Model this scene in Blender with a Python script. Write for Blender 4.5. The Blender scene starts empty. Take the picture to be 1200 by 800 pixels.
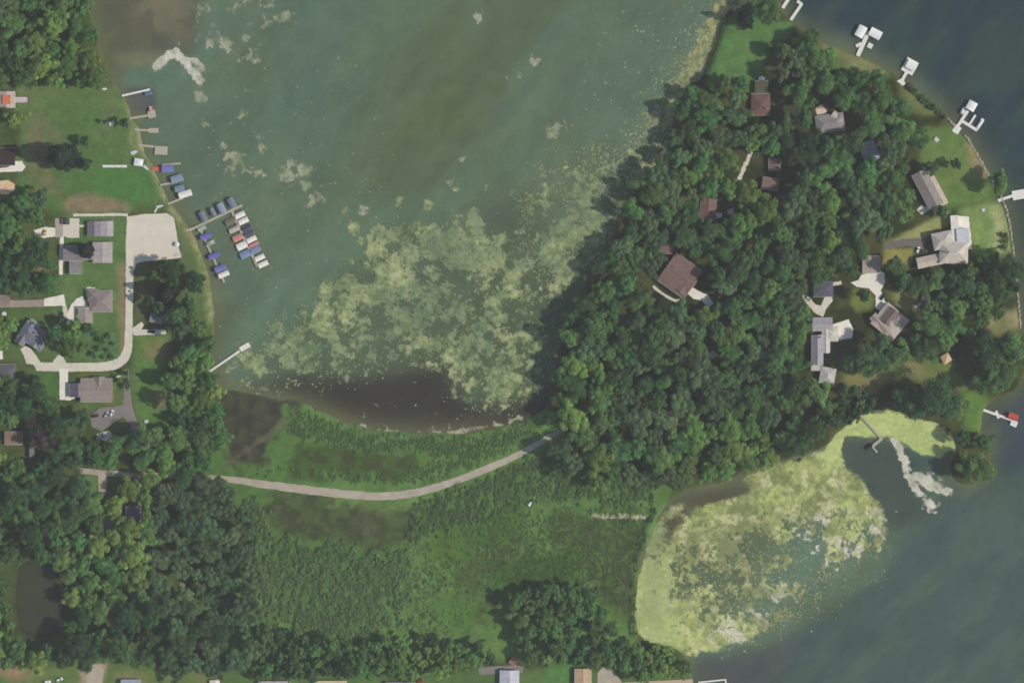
import bpy, bmesh, math, random
import numpy as np

# ---------------------------------------------------------------- camera, sky, sun, exposure
S = 0.6                                    # metres per photograph pixel
CAM_H = 2400.0
scene = bpy.context.scene
C = scene.collection
cam_data = bpy.data.cameras.new("camera")
cam_data.sensor_width = 36.0
cam_data.lens = 36.0 * CAM_H / (1200 * S)
cam_data.clip_start = 10.0
cam_data.clip_end = 20000.0
cam = bpy.data.objects.new("camera", cam_data)
cam.location = (0, 0, CAM_H)
C.objects.link(cam)
scene.camera = cam

SUN_EL, SUN_AZ = math.radians(41), math.radians(-10)     # azimuth measured from +x (east) towards +y
world = bpy.data.worlds.new("World")
scene.world = world
world.use_nodes = True
wn = world.node_tree.nodes
sky = wn.new("ShaderNodeTexSky")
sky.sky_type = 'NISHITA'
sky.sun_disc = False
sky.sun_elevation = SUN_EL
sky.sun_rotation = math.radians(90) - SUN_AZ
wn["Background"].inputs[1].default_value = 0.1
world.node_tree.links.new(sky.outputs[0], wn["Background"].inputs[0])
sl = bpy.data.lights.new("sun", 'SUN')
sl.energy = 3.6
sl.angle = math.radians(0.6)
sl.color = (1.0, 0.95, 0.88)
sun = bpy.data.objects.new("sun", sl)
sun.rotation_euler = (0, math.radians(90) - SUN_EL, SUN_AZ)
sun.location = (800, -100, 800)
C.objects.link(sun)
scene.view_settings.view_transform = 'Standard'
scene.view_settings.look = 'None'
scene.view_settings.exposure = 0.0
scene.view_settings.gamma = 1.0
scene.render.engine = 'CYCLES'
scene.cycles.use_denoising = True
scene.cycles.max_bounces = 5
scene.cycles.diffuse_bounces = 3
scene.cycles.transmission_bounces = 2
scene.cycles.volume_bounces = 0
scene.cycles.filter_width = 1.7

HAZE_DENSITY = 3.6e-5
KLIT = np.array([0.83, 0.85, 0.89])         # what a sunlit flat white sheet shows, per channel
VEIL = np.array([0.028, 0.031, 0.034])      # what the air adds

def lin(c):
    c = np.asarray(c, float) / 255.0
    return np.where(c <= 0.04045, c / 12.92, ((c + 0.055) / 1.055) ** 2.4)

def alb(r, g, b):                           # colour seen in the photograph (8 bit) -> base colour of the surface
    return tuple(np.clip((lin((r, g, b)) - VEIL) / KLIT, 0.004, 0.82))

# ---------------------------------------------------------------- helpers
RNG = np.random.RandomState(7)
random.seed(7)

def W(px, py):
    return ((px - 600.0) * S, (400.0 - py) * S)

GX = GY = None
_LAT = {}
def vnoise(X, Y, scale, seed=0):
    grid = X is GX and Y is GY
    if grid: X, Y = GX[0], GY[:, 0]
    if seed not in _LAT:
        _LAT[seed] = np.random.RandomState(1000 + seed).rand(256, 256)
    L = _LAT[seed]
    x = np.asarray(X) / scale + 37.3; y = np.asarray(Y) / scale + 11.7
    xi = np.floor(x).astype(int); yi = np.floor(y).astype(int)
    fx = x - xi; fy = y - yi
    fx = fx * fx * (3 - 2 * fx); fy = fy * fy * (3 - 2 * fy)
    if grid:
        x0, x1, y0, y1 = xi % 256, (xi + 1) % 256, yi % 256, (yi + 1) % 256
        rows = L[:, x0] * (1 - fx) + L[:, x1] * fx
        return rows[y0] * (1 - fy)[:, None] + rows[y1] * fy[:, None]
    a = L[yi % 256, xi % 256]; b = L[yi % 256, (xi + 1) % 256]
    c = L[(yi + 1) % 256, xi % 256]; d = L[(yi + 1) % 256, (xi + 1) % 256]
    return (a * (1 - fx) + b * fx) * (1 - fy) + (c * (1 - fx) + d * fx) * fy

def fbm(X, Y, scale, seed=0, octaves=4, gain=0.55):
    s, t, amp = 0.0, 0.0, 1.0
    for o in range(octaves):
        s = s + amp * vnoise(X, Y, scale / 2 ** o, seed + o * 17)
        t += amp; amp *= gain
    return s / t

def turn(X, Y, deg, stretch):               # rotated and stretched coordinates, for streaks
    a = math.radians(deg)
    return (X * math.cos(a) + Y * math.sin(a)) / stretch, -X * math.sin(a) + Y * math.cos(a)

FX0, FY0, FW, FH = -120, -120, 1440, 1040   # raster of the place, one cell per pixel of the photograph
GX, GY = np.meshgrid(np.arange(FX0, FX0 + FW).astype(float), np.arange(FY0, FY0 + FH).astype(float))

def fill(poly):
    m = np.zeros((FH, FW), bool)
    p = np.array(poly, float)
    x0 = int(max(FX0, math.floor(p[:, 0].min()))); x1 = int(min(FX0 + FW - 1, math.ceil(p[:, 0].max())))
    y0 = int(max(FY0, math.floor(p[:, 1].min()))); y1 = int(min(FY0 + FH - 1, math.ceil(p[:, 1].max())))
    if x1 < x0 or y1 < y0:
        return m.astype(float)
    xs = GX[y0 - FY0:y1 - FY0 + 1, x0 - FX0:x1 - FX0 + 1]; ys = GY[y0 - FY0:y1 - FY0 + 1, x0 - FX0:x1 - FX0 + 1]
    ins = np.zeros(xs.shape, bool)
    n = len(p)
    for i in range(n):
        ax, ay = p[i]; bx, by = p[(i + 1) % n]
        if ay == by: continue
        ins ^= ((ys < ay) != (ys < by)) & (xs < (bx - ax) * (ys - ay) / (by - ay) + ax)
    m[y0 - FY0:y1 - FY0 + 1, x0 - FX0:x1 - FX0 + 1] = ins
    return m.astype(float)

def blur(a, r):
    r = int(round(r))
    if r < 1: return a
    for ax in (0, 1):
        for _ in range(2):
            pad = [(0, 0), (0, 0)]; pad[ax] = (r + 1, r)
            c = np.cumsum(np.pad(a, pad, mode='edge'), axis=ax)
            n = a.shape[ax]
            a = (np.take(c, np.arange(2 * r + 1, 2 * r + 1 + n), axis=ax) - np.take(c, np.arange(0, n), axis=ax)) / (2 * r + 1)
    return a

def bfill(poly, r):                         # filled and blurred, worked out only round the outline
    p = np.array(poly, float); k = int(3 * r + 3)
    x0 = int(np.clip(p[:, 0].min() - k - FX0, 0, FW - 2)); x1 = int(np.clip(p[:, 0].max() + k - FX0, x0 + 2, FW))
    y0 = int(np.clip(p[:, 1].min() - k - FY0, 0, FH - 2)); y1 = int(np.clip(p[:, 1].max() + k - FY0, y0 + 2, FH))
    out_ = np.zeros((FH, FW)); out_[y0:y1, x0:x1] = blur(fill(poly)[y0:y1, x0:x1], r)
    return out_, (slice(y0, y1), slice(x0, x1))

def samp(F, px, py):
    x = np.clip(np.asarray(px, float) - FX0, 0, FW - 1.001); y = np.clip(np.asarray(py, float) - FY0, 0, FH - 1.001)
    xi = x.astype(int); yi = y.astype(int); fx = x - xi; fy = y - yi
    if F.ndim == 3: fx = fx[..., None]; fy = fy[..., None]
    return (F[yi, xi] * (1 - fx) + F[yi, xi + 1] * fx) * (1 - fy) + (F[yi + 1, xi] * (1 - fx) + F[yi + 1, xi + 1] * fx) * fy

def sstep(a, b, x):
    t = np.clip((x - a) / (b - a), 0, 1)
    return t * t * (3 - 2 * t)

# ---- meshes
def np_mesh(name, V, F, col=None):
    V = np.asarray(V, np.float32); F = np.asarray(F, np.int32)
    me = bpy.data.meshes.new(name)
    k = F.shape[1]
    me.vertices.add(len(V)); me.vertices.foreach_set("co", V.ravel())
    me.loops.add(F.size); me.loops.foreach_set("vertex_index", F.ravel())
    me.polygons.add(len(F))
    me.polygons.foreach_set("loop_start", np.arange(0, F.size, k, dtype=np.int32))
    me.polygons.foreach_set("loop_total", np.full(len(F), k, np.int32))
    if col is not None:
        at = me.color_attributes.new("Col", 'FLOAT_COLOR', 'POINT')
        c4 = np.ones((len(V), 4), np.float32); c4[:, :col.shape[1]] = col
        at.data.foreach_set("color", c4.ravel())
    me.update(calc_edges=True)
    return me

class MB:
    def __init__(s): s.v = []; s.f = []
    def add(s, vs, fs):
        o = len(s.v); s.v += [tuple(v) for v in vs]; s.f += [tuple(i + o for i in f) for f in fs]; return s
    def box(s, cx, cy, cz, sx, sy, sz, rot=0.0):
        c, n = math.cos(rot), math.sin(rot); vs = []
        for z in (-.5, .5):
            for x, y in ((-.5, -.5), (.5, -.5), (.5, .5), (-.5, .5)):
                X, Y = x * sx, y * sy
                vs.append((cx + X * c - Y * n, cy + X * n + Y * c, cz + z * sz))
        return s.add(vs, [(3, 2, 1, 0), (4, 5, 6, 7), (0, 1, 5, 4), (1, 2, 6, 5), (2, 3, 7, 6), (3, 0, 4, 7)])
    def tube(s, a, b, r0, r1=None, n=6):
        r1 = r0 if r1 is None else r1
        a = np.array(a, float); b = np.array(b, float); d = b - a; d = d / (np.linalg.norm(d) + 1e-9)
        u = np.cross(d, (0, 0, 1) if abs(d[2]) < .9 else (1, 0, 0)); u /= np.linalg.norm(u); w = np.cross(d, u)
        vs = []
        for p, r in ((a, r0), (b, r1)):
            for i in range(n):
                t = 2 * math.pi * i / n
                vs.append(p + r * (u * math.cos(t) + w * math.sin(t)))
        fs = [(i, (i + 1) % n, n + (i + 1) % n, n + i) for i in range(n)]
        return s.add(vs, fs + [tuple(range(n))[::-1], tuple(range(n, 2 * n))])
    def prism(s, pts, z0, z1):              # outline (x, y) -> upright solid
        n = len(pts)
        vs = [(x, y, z0) for x, y in pts] + [(x, y, z1) for x, y in pts]
        return s.add(vs, [tuple(range(n))[::-1], tuple(range(n, 2 * n))] + [(i, (i + 1) % n, n + (i + 1) % n, n + i) for i in range(n)])
    def mesh(s, name):
        me = bpy.data.meshes.new(name); me.from_pydata(s.v, [], s.f); me.update(); return me
    def build(s, name, mat, parent=None, smooth=False):
        return link(name, s.mesh(name), mat, parent, smooth)

def link(name, me, mat=None, parent=None, smooth=False):
    o = bpy.data.objects.new(name, me); C.objects.link(o)
    if mat is not None and not me.materials: me.materials.append(mat)
    if smooth: me.polygons.foreach_set("use_smooth", np.ones(len(me.polygons), bool))
    if parent is not None: o.parent = parent
    return o

def thing(name, label, cat, loc=(0, 0, 0), rz=0.0, group=None):
    o = bpy.data.objects.new(name, None); C.objects.link(o); o.empty_display_size = 0.5
    o.location = loc; o.rotation_euler = (0, 0, rz)
    return tag(o, label, cat, group)

def tag(o, label, cat, group=None):
    o["label"] = label; o["category"] = cat
    if group: o["group"] = group
    return o

def structure(o): o["kind"] = "structure"; return o
def stuff(o, label=None, cat=None):
    o["kind"] = "stuff"
    if label: o["label"] = label; o["category"] = cat
    return o

# ---------------------------------------------------------------- materials
def newmat(name):
    m = bpy.data.materials.new(name); m.use_nodes = True
    nt = m.node_tree; b = nt.nodes["Principled BSDF"]
    return m, nt, b

def noise_node(nt, scale, detail=4.0, rough=0.6, coord='Object', vec=None):
    n = nt.nodes.new("ShaderNodeTexNoise"); n.inputs["Scale"].default_value = scale
    n.inputs["Detail"].default_value = detail; n.inputs["Roughness"].default_value = rough
    tc = nt.nodes.new("ShaderNodeTexCoord")
    nt.links.new(tc.outputs[coord], n.inputs["Vector"])
    return n

def vary(nt, col_out, fac_out, lo, hi):     # colour * map(fac, lo..hi)
    mr = nt.nodes.new("ShaderNodeMapRange"); nt.links.new(fac_out, mr.inputs[0])
    mr.inputs[1].default_value = 0.25; mr.inputs[2].default_value = 0.75
    mr.inputs[3].default_value = lo; mr.inputs[4].default_value = hi
    vm = nt.nodes.new("ShaderNodeVectorMath"); vm.operation = 'SCALE'
    nt.links.new(col_out, vm.inputs[0]); nt.links.new(mr.outputs[0], vm.inputs["Scale"])
    return vm.outputs[0]

def surf(name, rgb, rough=0.8, var=0.15, scale=0.6, fine=0.1, fscale=6.0, spec=0.3, bump=0.0, metal=0.0):
    m, nt, b = newmat(name)
    c = nt.nodes.new("ShaderNodeRGB"); c.outputs[0].default_value = (*rgb, 1)
    out = c.outputs[0]
    n1 = noise_node(nt, scale); out = vary(nt, out, n1.outputs[0], 1 - var, 1 + var)
    n2 = noise_node(nt, fscale, 2.0); out = vary(nt, out, n2.outputs[0], 1 - fine, 1 + fine)
    nt.links.new(out, b.inputs["Base Color"])
    b.inputs["Roughness"].default_value = rough; b.inputs["Specular IOR Level"].default_value = spec
    b.inputs["Metallic"].default_value = metal
    if bump:
        bp = nt.nodes.new("ShaderNodeBump"); bp.inputs["Strength"].default_value = bump; bp.inputs["Distance"].default_value = 0.1
        nt.links.new(n2.outputs[0], bp.inputs["Height"]); nt.links.new(bp.outputs[0], b.inputs["Normal"])
    return m

def colmat(name, rough=0.9, var=0.2, scale=0.25, fine=0.2, fscale=1.6, spec=0.2, bump=0.3, bdist=0.15, film=False):
    m, nt, b = newmat(name)                 # colour comes with the mesh, grain from noise
    a = nt.nodes.new("ShaderNodeVertexColor"); a.layer_name = "Col"
    out = a.outputs[0]
    n1 = noise_node(nt, scale, 5.0); out = vary(nt, out, n1.outputs[0], 1 - var, 1 + var)
    n2 = noise_node(nt, fscale, 3.0); out = vary(nt, out, n2.outputs[0], 1 - fine, 1 + fine)
    nt.links.new(out, b.inputs["Base Color"])
    b.inputs["Roughness"].default_value = rough; b.inputs["Specular IOR Level"].default_value = spec
    if bump:
        bp = nt.nodes.new("ShaderNodeBump"); bp.inputs["Strength"].default_value = bump; bp.inputs["Distance"].default_value = bdist
        nt.links.new(n2.outputs[0], bp.inputs["Height"]); nt.links.new(bp.outputs[0], b.inputs["Normal"])
    if film:                                # thin growth: water shows through where it is sparse
        n3 = noise_node(nt, 1.1, 4.0, 0.7)
        mr = nt.nodes.new("ShaderNodeMapRange"); nt.links.new(n3.outputs[0], mr.inputs[0])
        mr.inputs[1].default_value = 0.3; mr.inputs[2].default_value = 0.7; mr.inputs[3].default_value = -0.5; mr.inputs[4].default_value = 0.4
        ad = nt.nodes.new("ShaderNodeMath"); ad.operation = 'ADD'; ad.use_clamp = True
        nt.links.new(a.outputs["Alpha"], ad.inputs[0]); nt.links.new(mr.outputs[0], ad.inputs[1])
        nt.links.new(ad.outputs[0], b.inputs["Alpha"])
    return m

def leafmat(name, obj_var=0.32, trans=0.35, warm=0.12):
    m, nt, b = newmat(name)
    a = nt.nodes.new("ShaderNodeVertexColor"); a.layer_name = "Col"
    oi = nt.nodes.new("ShaderNodeObjectInfo")
    mr = nt.nodes.new("ShaderNodeMapRange"); nt.links.new(oi.outputs["Random"], mr.inputs[0])
    mr.inputs[3].default_value = 1 - obj_var; mr.inputs[4].default_value = 1 + obj_var
    hs = nt.nodes.new("ShaderNodeHueSaturation")
    nt.links.new(a.outputs[0], hs.inputs["Color"]); nt.links.new(mr.outputs[0], hs.inputs["Value"])
    wr = nt.nodes.new("ShaderNodeMath"); wr.operation = 'MULTIPLY_ADD'      # second random from the first
    wm = nt.nodes.new("ShaderNodeMath"); wm.operation = 'FRACT'
    wr.inputs[1].default_value = 7.31; wr.inputs[2].default_value = 0.2
    nt.links.new(oi.outputs["Random"], wr.inputs[0]); nt.links.new(wr.outputs[0], wm.inputs[0])
    m2 = nt.nodes.new("ShaderNodeMapRange"); nt.links.new(wm.outputs[0], m2.inputs[0])
    m2.inputs[3].default_value = 0.5 - warm * 0.22; m2.inputs[4].default_value = 0.5 + warm * 0.22
    nt.links.new(m2.outputs[0], hs.inputs["Hue"])
    nt.links.new(hs.outputs[0], b.inputs["Base Color"])
    b.inputs["Roughness"].default_value = 0.7; b.inputs["Specular IOR Level"].default_value = 0.25
    tr = nt.nodes.new("ShaderNodeBsdfTranslucent"); mx = nt.nodes.new("ShaderNodeMixShader")
    nt.links.new(hs.outputs[0], tr.inputs[0]); mx.inputs[0].default_value = trans
    nt.links.new(b.outputs[0], mx.inputs[1]); nt.links.new(tr.outputs[0], mx.inputs[2])
    nt.links.new(mx.outputs[0], nt.nodes["Material Output"].inputs[0])
    return m

M_GROUND = colmat("ground_cover", 0.95, 0.20, 0.14, 0.24, 0.9, 0.15, 0.6, 0.25)
M_MAT = colmat("floating_weed", 0.8, 0.16, 0.35, 0.2, 1.5, 0.25, 0.4, 0.1, True)
M_PAD = colmat("lily_leaf", 0.6, 0.15, 0.2, 0.15, 2.0, 0.4, 0.0)
M_LEAF = leafmat("foliage")
M_BRUSH = leafmat("brush_foliage", 0.0, 0.35, 0.0)
M_BARK = surf("bark", (0.11, 0.085, 0.065), 0.9, 0.3, 1.0, 0.2, 8.0)
M_GRAVEL = surf("pale_gravel", alb(203, 196, 182), 0.95, 0.08, 0.12, 0.10, 2.2, bump=0.2)
M_ROADGRAVEL = surf("causeway_gravel", alb(166, 158, 144), 0.95, 0.2, 0.12, 0.12, 2.0, bump=0.2)
M_CONCRETE = surf("concrete", alb(200, 195, 180), 0.9, 0.10, 0.25, 0.07, 3.0)
M_CONCRETE_W = surf("pale_concrete", alb(218, 214, 204), 0.9, 0.10, 0.3, 0.06, 3.0)
M_ASPHALT = surf("worn_asphalt", alb(128, 124, 122), 0.95, 0.15, 0.2, 0.12, 3.0)
M_DIRT = surf("packed_dirt", alb(150, 128, 108), 0.95, 0.2, 0.3, 0.12, 3.0)
M_STONE = surf("riprap_stone", alb(165, 158, 148), 0.9, 0.3, 1.2, 0.2, 4.0)
M_DOCKW = surf("white_dock_decking", alb(214, 212, 206), 0.7, 0.06, 0.8, 0.06, 6.0)
M_DOCKG = surf("weathered_dock_boards", alb(170, 164, 148), 0.85, 0.12, 0.8, 0.12, 6.0)
M_POST = surf("dock_post_metal", (0.35, 0.35, 0.34), 0.5, 0.1, 1.0, metal=0.6)
M_WHITE = surf("white_paint", (0.72, 0.72, 0.70), 0.5, 0.05, 0.8, 0.05, 6.0)
M_TRIM = surf("white_trim", (0.70, 0.69, 0.66), 0.6, 0.06, 0.8)
M_ALU = surf("aluminium", (0.55, 0.56, 0.57), 0.35, 0.08, 1.0, metal=0.8)
M_BLACK = surf("black_rubber", (0.02, 0.02, 0.022), 0.7, 0.1, 1.0)
M_SEAT = surf("cream_vinyl", (0.58, 0.55, 0.48), 0.6, 0.1, 1.0)
M_DOOR = surf("door_paint", (0.25, 0.10, 0.07), 0.6, 0.1, 1.0)
gm, gnt, gb = newmat("window_glass")
gb.inputs["Base Color"].default_value = (0.03, 0.04, 0.05, 1); gb.inputs["Roughness"].default_value = 0.08
M_GLASS = gm
_mc = {}
def paint(kind, rgb, **k):
    key = (kind,) + tuple(rgb)
    if key not in _mc: _mc[key] = surf(kind, rgb, **k)
    return _mc[key]
def roofmat(r, g, b): return paint("roof_shingle", alb(r, g, b), rough=0.9, var=0.18, scale=0.3, fine=0.18, fscale=1.6, bump=0.3)
def wallmat(r, g, b): return paint("wall_siding", alb(r, g, b), rough=0.75, var=0.06, scale=0.4, fine=0.05)
def canvas(r, g, b): return paint("canvas_cover", alb(r, g, b), rough=0.8, var=0.10, scale=0.5, fine=0.06, fscale=3.0)
def carpaint(r, g, b): return paint("car_paint", alb(r, g, b), rough=0.3, var=0.03, scale=0.5, fine=0.02, spec=0.5)

# water: turbid colour of the lake, a little gloss, small ripples
m, nt, b = newmat("lake_water")
a = nt.nodes.new("ShaderNodeVertexColor"); a.layer_name = "Col"
n1 = noise_node(nt, 0.05, 6.0, 0.62); out = vary(nt, a.outputs[0], n1.outputs[0], 0.88, 1.12)
n2 = noise_node(nt, 0.5, 3.0, 0.7); out = vary(nt, out, n2.outputs[0], 0.92, 1.08)
nt.links.new(out, b.inputs["Base Color"])
b.inputs["Roughness"].default_value = 0.3; b.inputs["Specular IOR Level"].default_value = 0.2; b.inputs["IOR"].default_value = 1.33
bp = nt.nodes.new("ShaderNodeBump"); bp.inputs["Strength"].default_value = 0.15; bp.inputs["Distance"].default_value = 0.06
n3 = noise_node(nt, 0.9, 3.0, 0.6); nt.links.new(n3.outputs[0], bp.inputs["Height"]); nt.links.new(bp.outputs[0], b.inputs["Normal"])
M_WATER = m
M_POND = surf("pond_water", alb(70, 76, 64), 0.3, 0.12, 0.08, 0.05, 1.0, spec=0.4)

# ---------------------------------------------------------------- the shore and the lie of the land
LAND_POLY = [(-400, -400), (100, -400), (104, 0), (112, 30), (120, 65), (130, 92), (143, 108), (150, 125), (155, 140), (163, 152), (165, 168),
    (170, 182), (178, 192), (184, 204), (189, 217), (195, 231), (203, 243), (212, 254), (225, 272), (234, 292), (242, 312), (248, 340), (251, 368),
    (252, 390), (250, 412), (246, 434), (250, 446), (262, 456), (300, 462), (330, 470), (345, 468), (362, 474), (380, 484), (400, 493), (430, 502),
    (480, 508), (540, 508), (590, 500), (618, 492), (640, 478), (646, 452), (652, 424), (660, 392), (668, 368), (684, 338), (704, 312), (716, 286),
    (722, 256), (732, 236), (750, 216), (770, 196), (786, 170), (790, 140), (797, 116), (808, 98), (827, 93), (833, 75), (840, 52), (850, 28),
    (862, 12), (878, 2), (890, -8), (905, -6), (917, 8), (926, 24), (945, 40), (965, 50), (985, 57), (1005, 66), (1030, 76), (1055, 92), (1075, 110),
    (1095, 126), (1110, 139), (1122, 151), (1136, 166), (1150, 188), (1162, 208), (1172, 228), (1180, 250), (1185, 280), (1190, 310), (1193, 350),
    (1196, 385), (1206, 405), (1206, 430), (1192, 456), (1168, 466), (1156, 475), (1151, 490), (1149, 505), (1158, 514), (1162, 540), (1152, 562),
    (1135, 570), (1116, 563), (1112, 545), (1122, 526), (1116, 508), (1096, 495), (1070, 488), (1045, 478), (1018, 482), (1000, 492), (982, 505),
    (972, 520), (948, 530), (918, 539), (880, 551), (846, 564), (806, 573), (782, 590), (768, 612), (757, 640), (749, 670), (745, 700), (744, 738),
    (758, 753), (788, 758), (802, 768), (808, 785), (814, 802), (820, 1400), (-400, 1400)]
land0 = fill(LAND_POLY)
b6 = blur(land0, 3)
landf = b6 + (fbm(GX, GY, 17, 3) - 0.5) * 0.75 * np.clip(4 * b6 * (1 - b6), 0, 1)
PLATEAU = 1.2
HT = np.where(landf > 0.5, np.clip((landf - 0.5) * 2, 0, 1) ** 0.8 * PLATEAU, -np.clip((0.5 - landf) * 2, 0, 1) * 2.0)
shore_near = blur(land0, 16)
shore_wide = blur(land0, 40)

def gz(px, py): return float(samp(HT, np.array([px]), np.array([py]))[0])

N20 = fbm(GX, GY, 22, 21); N60 = fbm(GX, GY, 70, 31, 5); N8 = fbm(GX, GY, 8, 41, 3)
gcol = np.zeros((FH, FW, 3)); gcol[:] = alb(76, 88, 62)
def zone(poly, rgb, soft=3, rag=0.5, to=None, n=None, amount=1.0):
    m_, sl_ = bfill(poly, soft); m_ = m_[sl_]; n20, n8 = N20[sl_], N8[sl_]
    if soft >= 5:
        m_ = sstep(0.25, 0.75, m_ + ((n20 - 0.5) * 1.5 + (n8 - 0.5) * .8) * rag * np.clip(5 * m_ * (1 - m_) + .1, 0, 1) * (m_ > .01)) * amount
    else:
        m_ = np.clip((m_ + (n8 - 0.5) * rag * 4 * m_ * (1 - m_)), 0, 1) * amount
    c = np.array(alb(*rgb))
    if to is not None:
        t = sstep(0.35, 0.65, n20 if n is None else n[sl_])[..., None]
        c = c * (1 - t) + np.array(alb(*to)) * t
    gcol[sl_] = gcol[sl_] * (1 - m_[..., None]) + c * m_[..., None]

# wood floor, marsh, lawns, bare earth: what grows there
zone([(-200, -200), (260, -200), (260, 1100), (-200, 1100)], (74, 88, 60), 2, to=(88, 98, 68))
zone([(620, 560), (620, 80), (1300, -60), (1300, 560)], (62, 70, 54), 6, to=(80, 84, 62))
zone([(225, 440), (330, 462), (520, 500), (640, 478), (700, 560), (790, 560), (770, 640), (745, 760), (300, 800), (230, 700)], (86, 114, 70), 6, to=(96, 124, 76), n=N60)   # marsh
zone([(255, 448), (300, 455), (345, 466), (350, 480), (325, 510), (318, 540), (285, 552), (262, 548), (258, 500)], (70, 71, 65), 9, 1.1, to=(76, 80, 66), n=N8)                     # mud
zone([(330, 512), (400, 520), (470, 528), (520, 535), (480, 560), (400, 560), (340, 552)], (76, 82, 64), 12, 1.2, to=(74, 96, 62), n=N8)
zone([(300, 578), (360, 584), (440, 590), (500, 600), (480, 640), (420, 640), (350, 640), (310, 620)], (70, 73, 63), 9, 1.3, to=(80, 90, 66), n=N8, amount=.85)
zone([(545, 620), (640, 630), (650, 700), (560, 720), (530, 680)], (80, 90, 64), 18, 1.2, to=(84, 106, 68), n=N8, amount=.8)
zone([(640, 598), (762, 600), (752, 690), (742, 735), (715, 730), (690, 690), (650, 650)], (76, 84, 64), 14, 1.2, to=(82, 102, 66), n=N8, amount=.85)
zone([(500, 600), (620, 590), (600, 640), (520, 660)], (78, 104, 62), 14, 0.8, to=(84, 108, 66))
zone([(560, 660), (680, 640), (690, 690), (600, 690)], (74, 100, 60), 12, 0.8)
zone([(320, 478), (420, 500), (560, 512), (630, 500), (620, 525), (520, 525), (420, 520), (330, 515)], (82, 108, 70), 8, 0.8, to=(90, 118, 76))
zone([(694, 602.5), (712, 603.5), (730, 602.5), (758, 605), (758, 608), (728, 606), (710, 607), (694, 605.5)], (176, 172, 146), 1, 1.2)
zone([(262, 544), (280, 530), (305, 512), (334, 490), (338, 494), (310, 516), (284, 535), (264, 550)], (108, 106, 88), 2, 1.6, amount=.6)
# lawns west
zone([(20, 100), (130, 100), (148, 118), (160, 150), (172, 185), (190, 220), (196, 240), (150, 248), (60, 250), (20, 235), (24, 150)], (86, 112, 72), 3, 0.6, to=(98, 114, 78), n=N60)
zone([(36, 128), (60, 140), (75, 165), (60, 200), (75, 225), (40, 232), (28, 180)], (112, 112, 86), 6, 0.9, to=(98, 112, 78))
zone([(75, 232), (110, 228), (150, 236), (150, 250), (78, 250)], (130, 118, 96), 4, 0.9)
zone([(110, 200), (175, 198), (186, 225), (160, 240), (110, 225)], (80, 116, 70), 4, 0.6)
zone([(146, 110), (156, 112), (162, 140), (172, 160), (182, 190), (192, 215), (202, 240), (215, 256), (232, 290), (244, 320), (251, 370), (243, 372),
      (236, 330), (222, 292), (206, 262), (196, 246), (186, 222), (176, 200), (166, 178), (152, 170), (150, 140)], (140, 142, 108), 2, 0.9, to=(108, 120, 82), n=N8, amount=.85)  # dry shore path
zone([(205, 256), (222, 284), (236, 330), (246, 372), (240, 380), (214, 350), (210, 306)], (92, 108, 76), 3, 0.7)
zone([(222, 268), (228, 268), (241, 310), (248, 350), (250, 380), (243, 380), (238, 335), (230, 300)], (140, 144, 106), 2, 1.0, to=(104, 118, 80), n=N8)
zone([(74, 250), (150, 253), (148, 425), (134, 424), (60, 424), (70, 345), (74, 320)], (84, 112, 70), 3, 0.5, to=(92, 116, 76))
zone([(138, 310), (148, 310), (148, 420), (140, 410)], (128, 118, 92), 2, 0.8)
zone([(157, 392), (200, 392), (196, 420), (188, 440), (200, 470), (216, 500), (160, 500), (155, 440)], (84, 114, 68), 3, 0.5, to=(92, 120, 74))
zone([(166, 400), (198, 396), (194, 424), (172, 420)], (122, 120, 84), 4, 0.8)
zone([(180, 455), (192, 462), (194, 478), (182, 476)], (126, 120, 92), 3, 0.8)
zone([(34, 436), (70, 436), (70, 470), (46, 456)], (82, 112, 68), 3, 0.5)
zone([(92, 437), (148, 437), (148, 476), (94, 480)], (100, 106, 74), 3, 0.6, to=(84, 110, 68))
zone([(108, 388), (140, 384), (140, 424), (104, 425)], (78, 108, 70), 3, 0.8, to=(92, 120, 82), n=N8)
zone([(157, 312), (205, 308), (206, 330), (160, 380)], (92, 98, 74), 4, 0.5)
zone([(0, 360), (74, 360), (70, 420), (50, 424), (0, 424)], (86, 106, 70), 3, 0.5)
zone([(98, 556), (115, 556), (115, 580), (98, 580)], (96, 122, 80), 2, 0.6)
zone([(120, 563), (170, 563), (165, 582), (122, 582)], (88, 106, 72), 2, 0.6)
zone([(-60, 775), (60, 778), (110, 772), (180, 782), (260, 790), (260, 900), (-60, 900)], (94, 116, 74), 4, 0.7, to=(112, 116, 82))
zone([(95, 775), (125, 772), (120, 800), (95, 802)], (158, 142, 122), 2, 0.7)
zone([(-10, 776), (30, 780), (25, 792), (-10, 790)], (140, 122, 98), 3, 0.8)
zone([(260, 785), (820, 785), (820, 900), (260, 900)], (86, 110, 70), 3, 0.6)
zone([(640, 775), (675, 775), (672, 800), (640, 800)], (84, 122, 72), 3, 0.5)
zone([(22, 662), (40, 652), (70, 656), (78, 690), (80, 740), (50, 752), (20, 745), (16, 700)], (72, 74, 66), 4, 0.7)
zone([(42, 308), (60, 306), (62, 318), (46, 320)], (142, 122, 96), 2, 0.8)
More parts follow.
